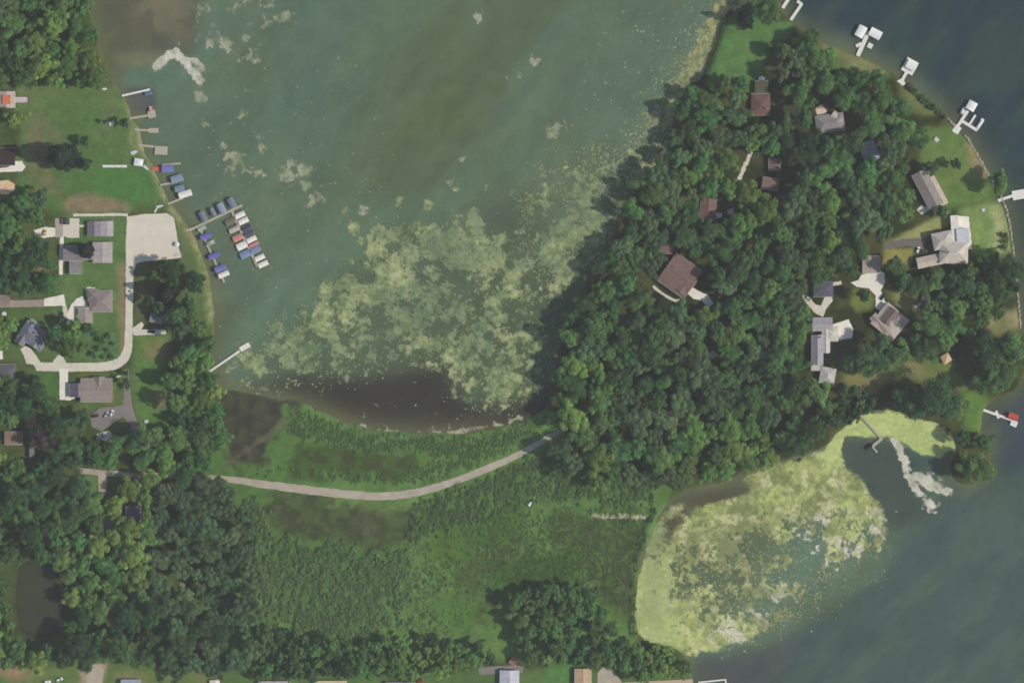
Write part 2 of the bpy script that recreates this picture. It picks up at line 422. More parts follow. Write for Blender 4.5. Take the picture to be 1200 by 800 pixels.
# lawns east
zone([(857, 8), (885, 22), (930, 26), (925, 44), (900, 55), (893, 90), (880, 98), (850, 100), (826, 100), (831, 75), (846, 32)], (84, 118, 74), 2, 0.4, to=(90, 120, 78))
zone([(962, 48), (1010, 66), (1056, 94), (1045, 92), (1000, 88), (968, 78)], (98, 112, 74), 3, 0.5, to=(122, 126, 92))
zone([(1050, 94), (1082, 114), (1100, 136), (1078, 136), (1062, 124)], (106, 116, 76), 3, 0.5)
zone([(1082, 150), (1120, 148), (1140, 170), (1156, 200), (1168, 235), (1130, 242), (1105, 246), (1076, 205)], (92, 118, 70), 3, 0.5, to=(102, 122, 76))
zone([(1130, 168), (1142, 172), (1160, 206), (1150, 212), (1136, 190)], (134, 126, 94), 3, 0.7)
zone([(1118, 246), (1160, 236), (1180, 250), (1188, 300), (1140, 300), (1134, 260)], (108, 132, 82), 3, 0.4, to=(118, 138, 88))
zone([(1160, 240), (1172, 238), (1178, 270), (1176, 298), (1150, 302), (1166, 280)], (150, 156, 112), 3, 0.6)
zone([(1036, 286), (1070, 268), (1112, 246), (1114, 262), (1090, 276), (1040, 290)], (140, 146, 98), 2, 0.4)
zone([(1036, 292), (1072, 290), (1066, 310), (1044, 306), (1034, 312)], (140, 138, 88), 2, 0.5)
zone([(1040, 345), (1056, 340), (1078, 350), (1072, 360), (1062, 366)], (124, 130, 86), 3, 0.6)
zone([(1000, 338), (1014, 336), (1026, 350), (1022, 362), (1004, 366), (996, 356)], (104, 118, 72), 2, 0.5)
zone([(984, 430), (1020, 432), (1050, 424), (1080, 418), (1110, 416), (1124, 440), (1140, 460), (1100, 446), (1040, 446), (1020, 466), (990, 452)], (122, 120, 86), 4, 0.8, to=(100, 118, 74))
zone([(1126, 458), (1158, 462), (1150, 508), (1130, 505)], (94, 122, 70), 3, 0.4)
zone([(1146, 366), (1200, 362), (1200, 384), (1170, 392), (1150, 384)], (142, 136, 104), 4, 0.8, to=(112, 120, 80))
zone([(818, 200), (842, 192), (844, 214), (822, 214)], (112, 122, 76), 3, 0.8)
zone([(860, 100), (888, 96), (886, 112), (862, 110)], (86, 108, 66), 3, 0.6)
# shore rim: pale dry strand where land meets water
rim = np.clip(1 - np.abs(landf - 0.62) / 0.25, 0, 1) * 0.35
gcol[:] = gcol * (1 - rim[..., None]) + np.array(alb(104, 104, 82)) * rim[..., None]
gcol *= 1.07
dry = sstep(.52, .74, fbm(GX, GY, 34, 53, 5, .65)) * .45
gcol[:] = gcol * (1 - dry[..., None]) + (gcol * np.array([1.30, 1.06, 1.16]) + .012) * dry[..., None]
gcol *= (0.80 + 0.40 * (N8 * .5 + fbm(GX, GY, 3.2, 57, 2) * .5))[..., None]

def axis(lo, hi, step, far):
    mid = np.arange(lo, hi + 0.1, step)
    out_ = np.array([far * 0.12, far * 0.3, far * 0.6, far])
    return np.concatenate([lo - out_[::-1], mid, hi + out_])

def sheet(name, step, zf, cf, mat, far):
    xs = axis(-80, 1280, step, far); ys = axis(-80, 880, step, far)
    X, Y = np.meshgrid(xs, ys)
    V = np.stack([(X - 600) * S, (400 - Y) * S, zf(X, Y)], -1).reshape(-1, 3)
    ny, nx = X.shape
    idx = np.arange(nx * ny).reshape(ny, nx)
    F = np.stack([idx[1:, :-1], idx[1:, 1:], idx[:-1, 1:], idx[:-1, :-1]], -1).reshape(-1, 4)
    o = link(name, np_mesh(name, V, F, cf(X, Y).reshape(-1, 3)), mat, None, True)
    return structure(o)

sheet("ground", 2.0, lambda X, Y: samp(HT, X, Y), lambda X, Y: samp(gcol, X, Y), M_GROUND, 3400)

# ---- the lake
wcol = np.zeros((FH, FW, 3)); wcol[:] = alb(97, 114, 94)
xs_, ys_ = turn(GX, GY, -52, 3.2)
ST = fbm(xs_, ys_, 60, 61, 5)
ST2 = fbm(xs_, ys_, 24, 71, 4)
def wmix(mask, rgb):
    wcol[:] = wcol * (1 - mask[..., None]) + np.array(alb(*rgb)) * mask[..., None]
wmix(sstep(0.42, 0.60, ST) * 0.6, (90, 102, 78))
wmix(sstep(0.45, 0.68, fbm(xs_, ys_, 80, 81, 4)) * 0.75, (97, 121, 104))
wmix(bfill([(330, -60), (430, -60), (430, 100), (400, 220), (340, 230), (300, 140)], 30)[0] * 0.6, (90, 113, 101))
wmix(bfill([(420, 80), (560, -20), (640, -20), (540, 140), (420, 240), (370, 240)], 28)[0] * 0.5, (94, 106, 78))
wmix(bfill([(560, 240), (640, 220), (640, 300), (590, 320), (560, 290)], 16)[0] * 0.6, (82, 90, 76))
wmix(bfill([(640, 40), (800, -60), (840, -60), (760, 120), (660, 160)], 30)[0] * 0.6, (94, 112, 96))
wmix(bfill([(175, 110), (235, 110), (290, 200), (330, 330), (260, 370), (210, 240)], 24)[0] * 0.6, (94, 112, 97))
wmix(bfill([(100, -100), (228, -100), (234, 40), (226, 70), (180, 66), (132, 72), (112, 30)], 9)[0] * 0.9, (93, 95, 82))
wmix(bfill([(150, -60), (215, -60), (222, 40), (190, 50), (160, 20)], 14)[0] * sstep(.42, .6, N20), (114, 112, 92))
wmix(bfill([(130, 62), (190, 60), (185, 78), (140, 80)], 4)[0] * 0.6, (124, 122, 92))
wmix(bfill([(146, 100), (184, 104), (184, 128), (160, 136), (150, 120)], 3)[0] * 0.9, (84, 90, 92))
wmix(bfill([(290, 430), (340, 380), (410, 330), (450, 285), (560, 275), (610, 310), (690, 260), (690, 320), (650, 400), (620, 460), (520, 450), (340, 450)], 14)[0] * .75, (84, 97, 78))
EAST = [(878, -200), (905, -10), (935, 30), (1000, 50), (1060, 80), (1120, 140), (1175, 220), (1195, 350), (1210, 440), (1150, 480), (1170, 560), (1130, 590), (1100, 540),
        (1050, 520), (990, 545), (1060, 620), (1040, 680), (900, 770), (815, 780), (815, 1000), (1500, 1000), (1500, -200)]
east = bfill(EAST, 12)[0]
wmix(east, (61, 74, 79))
wmix(east * sstep(0.4, 0.65, ST2) * 0.6, (70, 85, 80))
se = east * sstep(430, 620, GY)
wmix(se * 0.85, (80, 98, 93))
wmix(se * sstep(.45, .62, fbm(*turn(GX, GY, -38, 4.0), 30, 95, 4)) * .35, (92, 108, 94))
wmix(east * bfill([(1200, 440), (1240, 470), (980, 700), (860, 790), (840, 790), (1000, 650)], 10)[0] * 0.6, (96, 112, 94))
wmix(east * bfill([(1160, 470), (1230, 440), (1230, 520), (1180, 560), (1160, 540)], 10)[0] * 0.7, (70, 78, 88))
wmix(bfill([(810, 800), (812, 778), (900, 758), (940, 740), (900, 820)], 8)[0] * 0.8, (84, 88, 88))
wmix(bfill([(280, 455), (330, 440), (420, 440), (520, 428), (545, 470), (620, 470), (660, 440), (650, 490), (560, 515), (420, 505), (340, 470)], 9)[0], (69, 69, 66))
wmix(bfill([(975, 545), (985, 510), (1020, 515), (1050, 520), (1060, 560), (1100, 600), (1040, 620), (1010, 560)], 5)[0], (78, 90, 84))
brown = np.clip(shore_near * 2.0, 0, 1) * (1 - sstep(0.9, 1.0, blur(land0, 3)))
brown = brown * (1 - bfill([(560, 520), (640, 400), (700, 280), (790, 120), (830, 120), (760, 300), (680, 520)], 12)[0] * .85)
wmix(brown * 0.75 * (1 - 0.5 * east), (104, 106, 82))
wmix(brown * east * 0.6, (78, 86, 74))
wmix(bfill([(770, 610), (790, 585), (830, 574), (880, 570), (884, 580), (850, 592), (810, 600), (785, 640), (770, 690), (757, 690), (760, 640)], 4)[0], (88, 88, 74))
bl = fbm(*turn(GX, GY, -52, 2.2), 17, 96, 4, .65)
wcol *= (1 + (bl - .5) * .34)[..., None] * np.stack([1 + (ST2 - .5) * .16, 1 + (ST2 - .5) * .02, 1 - (ST2 - .5) * .2], -1)
wcol *= (0.93 + 0.14 * fbm(GX, GY, 8, 91, 3))[..., None]
sheet("lake_water", 3.0, lambda X, Y: X * 0, lambda X, Y: samp(wcol, X, Y), M_WATER, 3400)

# ---------------------------------------------------------------- floating weed: duckweed mats, algae, lily pads
def iso(name, field, level, x0, y0, x1, y1, zf, cf, mat, soft=0.3, top=1.2):
    sub = field[y0 - FY0:y1 - FY0 + 1, x0 - FX0:x1 - FX0 + 1]
    jx = (np.random.RandomState(5).rand(*sub.shape) - .5) * 0.5; jy = (np.random.RandomState(6).rand(*sub.shape) - .5) * 0.5
    X = GX[y0 - FY0:y1 - FY0 + 1, x0 - FX0:x1 - FX0 + 1] + jx; Y = GY[y0 - FY0:y1 - FY0 + 1, x0 - FX0:x1 - FX0 + 1] + jy
    P = np.stack([X, Y, sub - level], -1)
    a, b_, c, d = P[:-1, :-1], P[:-1, 1:], P[1:, 1:], P[1:, :-1]
    T = np.concatenate([np.stack([a, d, c], 2).reshape(-1, 3, 3), np.stack([a, c, b_], 2).reshape(-1, 3, 3)])
    k = (T[:, :, 2] > 0).sum(1)
    out_ = [T[k == 3]]
    def cut(p, q): t = (p[:, 2] / (p[:, 2] - q[:, 2]))[:, None]; return p + (q - p) * t
    one = T[k == 1]; r = np.argmax(one[:, :, 2] > 0, 1); i = np.arange(len(one))
    p, q, s_ = one[i, r], one[i, (r + 1) % 3], one[i, (r + 2) % 3]
    out_.append(np.stack([p, cut(p, q), cut(p, s_)], 1))
    two = T[k == 2]; r = np.argmin(two[:, :, 2] > 0, 1); i = np.arange(len(two))
    p, q, s_ = two[i, r], two[i, (r + 1) % 3], two[i, (r + 2) % 3]
    e1, e2 = cut(q, p), cut(s_, p)
    out_ += [np.stack([e1, q, s_], 1), np.stack([e1, s_, e2], 1)]
    T = np.concatenate(out_).reshape(-1, 3)
    V, inv = np.unique(np.round(T[:, :2], 4), axis=0, return_inverse=True)
    px, py = V[:, 0], V[:, 1]
    co = np.stack([(px - 600) * S, (400 - py) * S, zf(px, py)], -1)
    F = inv.reshape(-1, 3)
    F = F[(F[:, 0] != F[:, 1]) & (F[:, 1] != F[:, 2]) & (F[:, 0] != F[:, 2])]
    al = np.clip((samp(field, px, py) - level) / soft, 0, 1) * top
    return link(name, np_mesh(name, co, F, np.concatenate([cf(px, py), al[:, None]], 1)), mat, None, False)

water_only = 1 - sstep(0.35, 0.6, landf)
NA = fbm(GX, GY, 16, 101, 5, 0.6); NB = fbm(GX, GY, 42, 111, 4); NC = fbm(GX, GY, 6, 121, 3); ND = fbm(GX, GY, 3.2, 171, 2, .7)
def ramp(t, cols):
    t = np.clip(t, 0, 0.9999) * (len(cols) - 1); i = t.astype(int); f = (t - i)[..., None]
    cs = np.array([alb(*c) for c in cols]); return cs[i] * (1 - f) + cs[i + 1] * f

NF2 = fbm(GX, GY, 11, 181, 4, .65)
# duckweed in the south-east bay
dw = bfill([(752, 640), (766, 612), (784, 594), (815, 584), (850, 580), (876, 566), (866, 558), (900, 546), (950, 532), (975, 524), (992, 535), (985, 545), (1008, 560), (1028, 585),
     (1040, 612), (1036, 640), (1015, 655), (985, 665), (950, 690), (930, 715), (900, 740), (870, 752), (836, 762), (812, 768), (790, 762), (744, 745), (744, 700), (752, 670), (766, 660)], 5)[0]
dw = np.maximum(dw, bfill([(980, 505), (1002, 490), (1018, 474), (1045, 474), (1066, 490), (1100, 495), (1124, 524), (1106, 530), (1104, 540), (1096, 534), (1078, 532), (1062, 520), (1044, 512),
     (1036, 512), (1018, 512), (990, 512), (984, 538), (966, 536), (968, 515)], 2)[0] * 1.15)
dw = np.maximum(dw, bfill([(742, 690), (758, 650), (775, 648), (782, 700), (800, 760), (745, 750)], 4)[0] * 1.2)
holes = bfill([(900, 610), (960, 615), (1040, 610), (1040, 660), (960, 720), (900, 745), (850, 720), (800, 720), (790, 680), (800, 640), (850, 640)], 22)[0]
dwf = dw - holes * 0.55 * sstep(0.38, 0.66, NA) - 0.6 * sstep(0.42, 0.68, NC) * (0.12 + holes) - 0.25 * sstep(.5, .62, NA) - (ND - .5) * (.5 + 1.1 * holes)
dwf -= bfill([(878, 640), (905, 628), (912, 655), (880, 655)], 5)[0] * 0.8
dwf -= bfill([(930, 640), (965, 648), (990, 660), (960, 690), (930, 680)], 9)[0] * 0.5
dwf -= 0.8 * bfill([(784, 610), (806, 588), (840, 574), (884, 568), (880, 576), (836, 590), (812, 598), (795, 614), (782, 640)], 4)[0]
dwf -= 0.35 * bfill([(766, 640), (780, 610), (790, 616), (776, 660), (770, 700), (762, 700)], 4)[0]
dwf -= 0.4 * (1 - sstep(0.02, 0.3, dw))
dwf *= water_only
white_z = bfill([(930, 608), (1045, 600), (1055, 640), (1030, 672), (980, 672), (935, 650)], 7)[0] * 1.3 + bfill([(830, 740), (900, 700), (930, 690), (925, 720), (880, 752), (840, 760)], 8)[0] * 0.8
def dw_col(px, py):
    t = samp(NB, px, py) * 0.6 + samp(NA, px, py) * 0.4 + (samp(NC, px, py) - 0.5) * 0.4
    c = ramp(sstep(0.3, 0.7, t), [(122, 132, 90), (150, 160, 104), (168, 179, 114), (182, 194, 124)])
    yl = sstep(.5, .68, samp(NF2, px, py))[:, None] * .7
    c = c * (1 - yl) + np.array(alb(198, 200, 152)) * yl
    ol = sstep(.52, .7, samp(NF2, px + 300, py - 150))[:, None] * .6
    c = c * (1 - ol) + np.array(alb(124, 132, 92)) * ol
    bright = samp(bfill([(960, 470), (1130, 490), (1130, 545), (960, 545)], 6)[0], px, py)[:, None]
    c = c * (1 - bright * .7) + np.array(alb(178, 194, 126)) * bright * .7
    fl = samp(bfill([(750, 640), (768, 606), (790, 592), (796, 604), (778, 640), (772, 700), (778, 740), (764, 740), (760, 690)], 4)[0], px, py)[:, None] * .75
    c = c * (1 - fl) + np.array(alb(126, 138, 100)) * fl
    le = samp(bfill([(735, 660), (790, 640), (798, 760), (735, 760)], 8)[0], px, py)[:, None]
    c = c * (1 - le * .55) + np.array(alb(164, 178, 122)) * le * .55
    h = np.clip(samp(holes, px, py) * 0.75, 0, 1)[:, None] * sstep(0.35, 0.6, samp(NA, px + 60, py))[:, None]
    c = c * (1 - h) + np.array(alb(132, 136, 100)) * h
    wz = np.clip(samp(white_z, px, py), 0, 1)[:, None] * sstep(0.42, 0.6, samp(NA, px + 91, py + 40))[:, None]
    return c * (1 - wz) + np.array(alb(200, 198, 180)) * wz
o = iso("duckweed_mat", dwf, 0.22, 735, 468, 1135, 775, lambda x, y: 0.03 + 0.05 * samp(NC, x, y), dw_col, M_MAT, .5, 1.15)
stuff(o, "bright yellow-green duckweed mat covering the south-east bay", "duckweed")

# pale algae: strips and torn rafts
def band(pts, w):
    m_ = np.zeros((FH, FW))
    for (x0, y0), (x1, y1) in zip(pts[:-1], pts[1:]):
        d = math.hypot(x1 - x0, y1 - y0) + 1e-6; nx, ny = -(y1 - y0) / d * w / 2, (x1 - x0) / d * w / 2
        ex, ey = (x1 - x0) / d * w * .3, (y1 - y0) / d * w * .3
        m_ = np.maximum(m_, fill([(x0 + nx - ex, y0 + ny - ey), (x1 + nx + ex, y1 + ny + ey), (x1 - nx + ex, y1 - ny + ey), (x0 - nx - ex, y0 - ny - ey)]))
    return m_
def raft(name, mask, soft, amt, level, cols, label, zone_, top=0.9):
    f = blur(mask, soft) + (NA - 0.5) * amt * 1.4 + (NC - 0.5) * amt * 1.2 + (ND - .5) * amt * .8
    f = np.where(blur(mask, soft + 3) > 0.04, f, 0) * water_only
    o_ = iso(name, f, level, *zone_, lambda x, y: 0.02 + 0.05 * samp(NC, x, y), lambda x, y: ramp(sstep(.3, .7, samp(NA, x + 33, y + 12) * .6 + samp(NC, x, y) * .4), cols), M_MAT, .4, top)
    return stuff(o_, label, "algae")
PALE = [(168, 168, 146), (196, 195, 178), (210, 208, 194)]
raft("algae_raft", np.maximum(band([(182, 78), (196, 66), (205, 60), (214, 70), (226, 84), (236, 96)], 9), band([(212, 68), (230, 72), (238, 80)], 6)), 2, .7, .30, PALE, "torn white algae raft beside the brown shallows", (165, 45, 255, 110))
raft("algae_trail", np.maximum(np.maximum(band([(1050, 514), (1056, 530), (1064, 556), (1076, 578), (1094, 592)], 8), band([(1046, 506), (1062, 508), (1072, 520)], 5)), band([(1078, 556), (1092, 570), (1110, 576)], 12)), 2.4, 1.0, .26, PALE, "white algae trail beside the duckweed inlet", (1035, 498, 1125, 605))
raft("algae_fringe", band([(378, 483), (392, 492), (408, 498), (425, 500), (440, 506), (470, 508), (500, 510), (540, 506), (570, 500), (600, 494), (612, 488)], 5), 2, 1.2, .40, [(140, 142, 112), (170, 172, 144)], "ragged pale algae fringe along the marsh edge", (370, 470, 630, 520))
spots = np.zeros((FH, FW))
for x, y, r in [(308, 28, 7), (334, 20, 6), (286, 44, 5), (246, 50, 6), (270, 14, 5), (268, 184, 6), (276, 192, 8), (262, 170, 4), (338, 206, 7), (340, 190, 5), (356, 200, 6), (358, 216, 5), (330, 200, 4),
                (302, 158, 5), (308, 172, 4), (240, 146, 4), (246, 152, 3), (232, 116, 4), (275, 112, 3), (287, 106, 3), (284, 132, 3), (372, 230, 6), (366, 240, 4), (304, 206, 5), (296, 200, 3),
                (405, 246, 4), (422, 248, 4), (627, 72, 5), (610, 86, 3), (596, 92, 3), (650, 150, 6), (646, 160, 4), (560, 20, 3), (700, 70, 3), (728, 150, 3), (414, 172, 2.5), (443, 133, 2.5), (542, 184, 3)]:
    spots = np.maximum(spots, np.clip(1.15 - np.hypot((GX - x) * 0.85, GY - y) / (r * 1.7), 0, .85))
near_nw = bfill([(235, -40), (320, -40), (310, 60), (280, 80), (240, 80)], 20)[0]
raft("algae_flecks", np.maximum(spots, near_nw * 0.33), 1, 1.1, .33, [(122, 134, 110), (142, 150, 122), (166, 170, 146)], "scattered pale algae flecks drifting over the open bay", (225, -30, 760, 262))
# yellow mat along the north-west shore of the peninsula
ym = np.maximum(band([(850, 10), (836, 40), (822, 70), (806, 96), (794, 118), (788, 140)], 26), band([(770, 180), (756, 200), (744, 212)], 16))
raft("shore_algae", np.maximum(ym, band([(872, -30), (864, 0), (852, 20)], 16)), 6, .9, .24, [(130, 134, 96), (152, 154, 108), (168, 168, 118), (160, 166, 128)], "yellow-brown algae belt along the peninsula's north-west shore", (725, -60, 890, 225))

# lily pads: rafts (dense) and single pads (sparse)
MAIN = [(262, 425), (290, 396), (330, 372), (362, 348), (395, 322), (425, 296), (436, 268), (470, 262), (500, 268), (540, 250), (560, 258), (592, 288), (604, 306), (628, 302), (648, 270), (668, 250), (700, 240), (712, 262),
        (700, 296), (676, 326), (660, 356), (648, 400), (640, 440), (618, 466), (580, 478), (535, 470), (522, 440), (480, 428), (440, 438), (400, 452), (352, 450), (318, 462), (286, 452)]
lm = bfill(MAIN, 9)[0]
patches = np.zeros((FH, FW))
for x, y, r in [(416, 266, 9), (422, 282, 5), (468, 236, 7), (501, 242, 8), (528, 214, 6), (534, 222, 4), (556, 252, 9), (570, 220, 5), (588, 280, 7), (404, 250, 5), (444, 270, 9), (462, 275, 11), (443, 294, 9), (490, 262, 5),
                (508, 270, 9), (524, 284, 10), (556, 262, 9), (510, 290, 14), (545, 300, 20), (575, 305, 16), (405, 330, 9), (455, 322, 14), (430, 345, 10), (380, 372, 9), (350, 390, 9), (470, 300, 8), (380, 340, 9), (556, 255, 6)]:
    patches = np.maximum(patches, np.clip(1.4 - np.hypot(GX - x, GY - y) / r, 0, 1))
NL = fbm(GX, GY, 26, 131, 5, 0.6); NF = fbm(GX, GY, 5, 141, 3, 0.6)
def worley(cell, seed):
    g = np.random.RandomState(seed).rand(256, 256, 3); d2 = np.full((FH, FW), 9.0)
    wx = GX + (fbm(GX, GY, 9, seed) - .5) * cell * .9; wy = GY + (fbm(GX, GY, 9, seed + 3) - .5) * cell * .9
    ix = np.floor(wx / cell).astype(int); iy = np.floor(wy / cell).astype(int)
    for dx in (-1, 0, 1):
        for dy in (-1, 0, 1):
            q = g[(iy + dy) % 256, (ix + dx) % 256]
            d2 = np.minimum(d2, (((ix + dx + q[..., 0]) - wx / cell) ** 2 + ((iy + dy + q[..., 1]) - wy / cell) ** 2) / (0.55 + .9 * q[..., 2]))
    return np.sqrt(d2)
WO = worley(20, 400)
BLOB = 1 - sstep(.30, .75, WO)
gaps = sstep(.46, .62, NL)
lil = lm * (0.34 - 0.26 * gaps + 0.62 * BLOB - .22 * sstep(.5, .64, fbm(GX, GY, 40, 191, 3))) + patches * 0.85
lil += bfill([(600, 260), (640, 205), (690, 180), (735, 165), (770, 110), (800, 60), (830, 20), (850, 20), (810, 110), (790, 150), (765, 195), (735, 230), (715, 290), (690, 330), (660, 340), (640, 310)], 10)[0] * (0.30 + .32 * sstep(.42, .58, NA))
lil -= bfill([(600, 350), (645, 330), (640, 440), (590, 430)], 14)[0] * 0.16
lil -= bfill([(620, 480), (640, 400), (665, 340), (700, 290), (720, 300), (690, 400), (650, 490)], 10)[0] * 0.3
lil -= bfill([(340, 430), (480, 415), (520, 430), (520, 470), (340, 470)], 10)[0] * 0.25
lilf = (lil + (NF - 0.5) * 1.1 + (NC - .5) * .6 + (ND - .5) * .6) * water_only
lilf = np.where(lil > 0.10, lilf + .04, 0)
CB = fbm(GX, GY, 60, 151, 3)
def lily_col(px, py):
    t = samp(NF, px + 50, py) * 0.5 + samp(NA, px, py) * 0.35 + samp(CB, px, py) * 0.3 - 0.08
    c = ramp(sstep(.3, .72, t), [(94, 111, 84), (120, 135, 98), (144, 154, 112), (162, 169, 128)])
    c = c * (0.80 + .34 * samp(BLOB, px, py) + .25 * (samp(ND, px, py) - .5))[:, None]
    teal = sstep(.5, .62, samp(CB, px + 200, py + 80))[:, None] * 0.5
    return c * (1 - teal) + np.array(alb(104, 126, 100)) * teal
o = iso("lily_raft", lilf, 0.36, 250, 0, 860, 490, lambda x, y: 0.03 + 0.08 * samp(NF, x, y), lily_col, M_MAT, .42, 1.05)
stuff(o, "dense olive raft of lily pads in the middle of the bay", "lily pads")

dens = np.clip(lm * 0.4 + patches * 0.6, 0, 1) * (0.3 + NF) * (.35 + .65 * BLOB)
dens += 0.95 * sstep(.32, .54, NL) * bfill([(590, 250), (640, 200), (690, 180), (740, 160), (780, 100), (800, 60), (840, 0), (850, 30), (800, 130), (760, 190), (720, 240), (700, 290), (660, 330), (620, 300)], 14)[0]
dens += 0.035 * bfill([(230, 80), (420, 60), (470, 260), (380, 340), (300, 360), (240, 300)], 30)[0]
dens += 0.06 * bfill([(700, 30), (820, -20), (800, 100), (720, 150), (660, 200)], 20)[0]
dens += 0.10 * bfill([(400, 470), (620, 440), (640, 470), (590, 500), (420, 500)], 8)[0] * sstep(.5, .65, NA)
dens += 0.7 * bfill([(860, 600), (1040, 600), (1050, 650), (960, 720), (860, 760), (790, 740), (800, 660)], 10)[0] * sstep(.4, .6, NC)
dens *= water_only
NP = 60000
px = RNG.uniform(230, 1060, NP * 6); py = RNG.uniform(-20, 775, NP * 6)
keep = RNG.rand(NP * 6) < samp(dens, px, py) * 0.55
px, py = px[keep][:NP], py[keep][:NP]
n = len(px); rr = (0.2 + 0.6 * RNG.rand(n) ** 2) * (0.7 + 0.6 * samp(NF, px, py))
K = 6
ang = np.arange(K) / K * 2 * np.pi
Rr = rr[:, None] * RNG.uniform(.75, 1.2, (n, K)); A = ang[None] + RNG.rand(n, 1) * 6.28
cx, cy = (px - 600) * S, (400 - py) * S
V = np.stack([cx[:, None] + Rr * np.cos(A), cy[:, None] + Rr * np.sin(A), RNG.uniform(.06, .16, (n, 1)) + RNG.uniform(-.02, .02, (n, K))], -1).reshape(-1, 3)
F = np.arange(n * K).reshape(n, K)
pc = ramp(np.clip(samp(CB, px, py) * .6 + RNG.rand(n) * .5, 0, 1), [(98, 114, 86), (112, 126, 94), (134, 142, 106), (160, 162, 128)])
o = link("lily_pads", np_mesh("lily_pads", V, F, np.repeat(pc, K, 0)), M_PAD)
stuff(o, "small loose lily pads sprinkled over the water", "lily pads")

# ---------------------------------------------------------------- roads, drives and paths
_layer = [0]
PAVED = []
def slab(name, pts, mat, h=0.05, z=None):
    _layer[0] += 1
    PAVED.append(pts)
    base = PLATEAU if z is None else z
    rs = np.random.RandomState(_layer[0]); q_ = []
    for i in range(len(pts)):                # worn, grass-bitten edge
        a, b_ = np.array(pts[i], float), np.array(pts[(i + 1) % len(pts)], float); k_ = max(1, int(np.hypot(*(b_ - a)) / 1.6))
        for j in range(k_): q_.append(tuple(a + (b_ - a) * j / k_ + rs.uniform(-.34, .34, 2)))
    pts = q_
    top = base + h + 0.004 * _layer[0]
    bm = bmesh.new()
    vs = [bm.verts.new((*W(x, y), top)) for x, y in pts]
    f = bm.faces.new(vs)
    if f.normal.z < 0 or sum((W(*pts[i])[0] * W(*pts[(i + 1) % len(pts)])[1] - W(*pts[(i + 1) % len(pts)])[0] * W(*pts[i])[1]) for i in range(len(pts))) < 0: bmesh.ops.reverse_faces(bm, faces=[f])
    r = bmesh.ops.extrude_face_region(bm, geom=[f])
    low = [v for v in r['geom'] if isinstance(v, bmesh.types.BMVert)]
    for v in low: v.co.z -= 0.35
    bmesh.ops.recalc_face_normals(bm, faces=bm.faces)
    bmesh.ops.triangulate(bm, faces=[f for f in bm.faces if len(f.verts) > 4])
    me = bpy.data.meshes.new(name); bm.to_mesh(me); bm.free()
    return structure(link(name, me, mat))

def smooth_path(pts, n=6):
    P = [np.array(p, float) for p in pts]; P = [2 * P[0] - P[1]] + P + [2 * P[-1] - P[-2]]; out_ = []
    for i in range(1, len(P) - 2):
        for k in range(n):
            t = k / n; p0, p1, p2, p3 = P[i - 1:i + 3]
            out_.append(.5 * ((2 * p1) + (-p0 + p2) * t + (2 * p0 - 5 * p1 + 4 * p2 - p3) * t * t + (-p0 + 3 * p1 - 3 * p2 + p3) * t ** 3))
    return out_ + [P[-2]]
def strip(name, pts, w, mat, h=0.05, rag=0.0):
    P = smooth_path(pts); L, R = [], []
    for i, p in enumerate(P):
        d = P[min(i + 1, len(P) - 1)] - P[max(i - 1, 0)]; d /= np.linalg.norm(d); nrm = np.array([-d[1], d[0]])
        ww = (w if np.isscalar(w) else np.interp(i / (len(P) - 1), np.linspace(0, 1, len(w)), w)) / 2
        L.append(p + nrm * ww * (1 + RNG.uniform(-rag, rag))); R.append(p - nrm * ww * (1 + RNG.uniform(-rag, rag)))
    return slab(name, [tuple(p) for p in L + R[::-1]], mat, h)

strip("causeway_road", [(168, 556), (220, 558), (275, 562), (300, 566), (340, 571), (380, 576), (420, 580), (450, 581), (480, 578), (510, 571), (540, 561), (570, 549), (600, 536), (625, 523), (645, 511), (664, 501)],
      [6, 7, 9.5, 9.5, 9, 8.5, 8, 6.5, 5], M_ROADGRAVEL, 0.18, 0.06)
PAVED[-1] = [(max(x, 268), y) for x, y in PAVED[-1]]      # trees close over its western end
slab("gravel_lot", [(149, 254), (170, 251), (196, 250), (204, 256), (207, 272), (209, 288), (213, 302), (190, 305), (170, 306), (160, 309), (157, 318), (148, 318), (147.5, 290)], M_GRAVEL)
strip("lane_road", [(152, 312), (152, 340), (151.5, 370), (151, 395), (149, 412), (141, 424), (126, 429), (100, 430), (70, 430), (43, 429.5)], [9, 8.5, 8.5, 9.5, 11, 11, 10, 10, 10], M_CONCRETE)
slab("turnout_apron", [(60, 428), (64, 421), (69.5, 415), (74, 418), (80, 428)], M_CONCRETE)
slab("driveway", [(24, 409), (30, 405), (37, 409), (43, 417), (48, 424), (50, 433), (44, 434), (39, 427), (31, 426), (28, 416)], M_CONCRETE)
slab("driveway", [(70, 432), (80, 432), (80, 449), (87, 451), (86, 458), (88, 466), (82, 469), (70, 468)], M_CONCRETE_W)
strip("footpath", [(86, 252), (110, 252), (135, 251.5), (150, 252)], 3.2, M_CONCRETE)
strip("footpath", [(73, 276), (72, 295), (71.5, 322)], 4.4, M_CONCRETE_W)
slab("patio", [(74, 256), (93, 256), (93, 279), (80, 279), (74, 276)], M_CONCRETE)
slab("driveway", [(65, 256), (74, 256), (74, 278), (65, 278)], paint("grey_paving", alb(165, 158, 150)))
slab("driveway", [(40, 270), (52, 266), (65, 267), (65, 277), (52, 279), (42, 277)], M_CONCRETE_W)
strip("footpath", [(93, 265), (100, 265)], 2.4, M_CONCRETE)
slab("driveway", [(75, 346), (77, 354), (80, 366), (80, 379), (75, 379), (73, 352)], M_CONCRETE)
slab("driveway", [(52, 350), (75, 345), (77, 358), (52, 359)], M_CONCRETE_W)
slab("patio", [(79, 369), (83, 358), (90, 350), (97, 347), (103, 356), (103, 362), (90, 362), (88, 378), (80, 378)], M_CONCRETE_W)
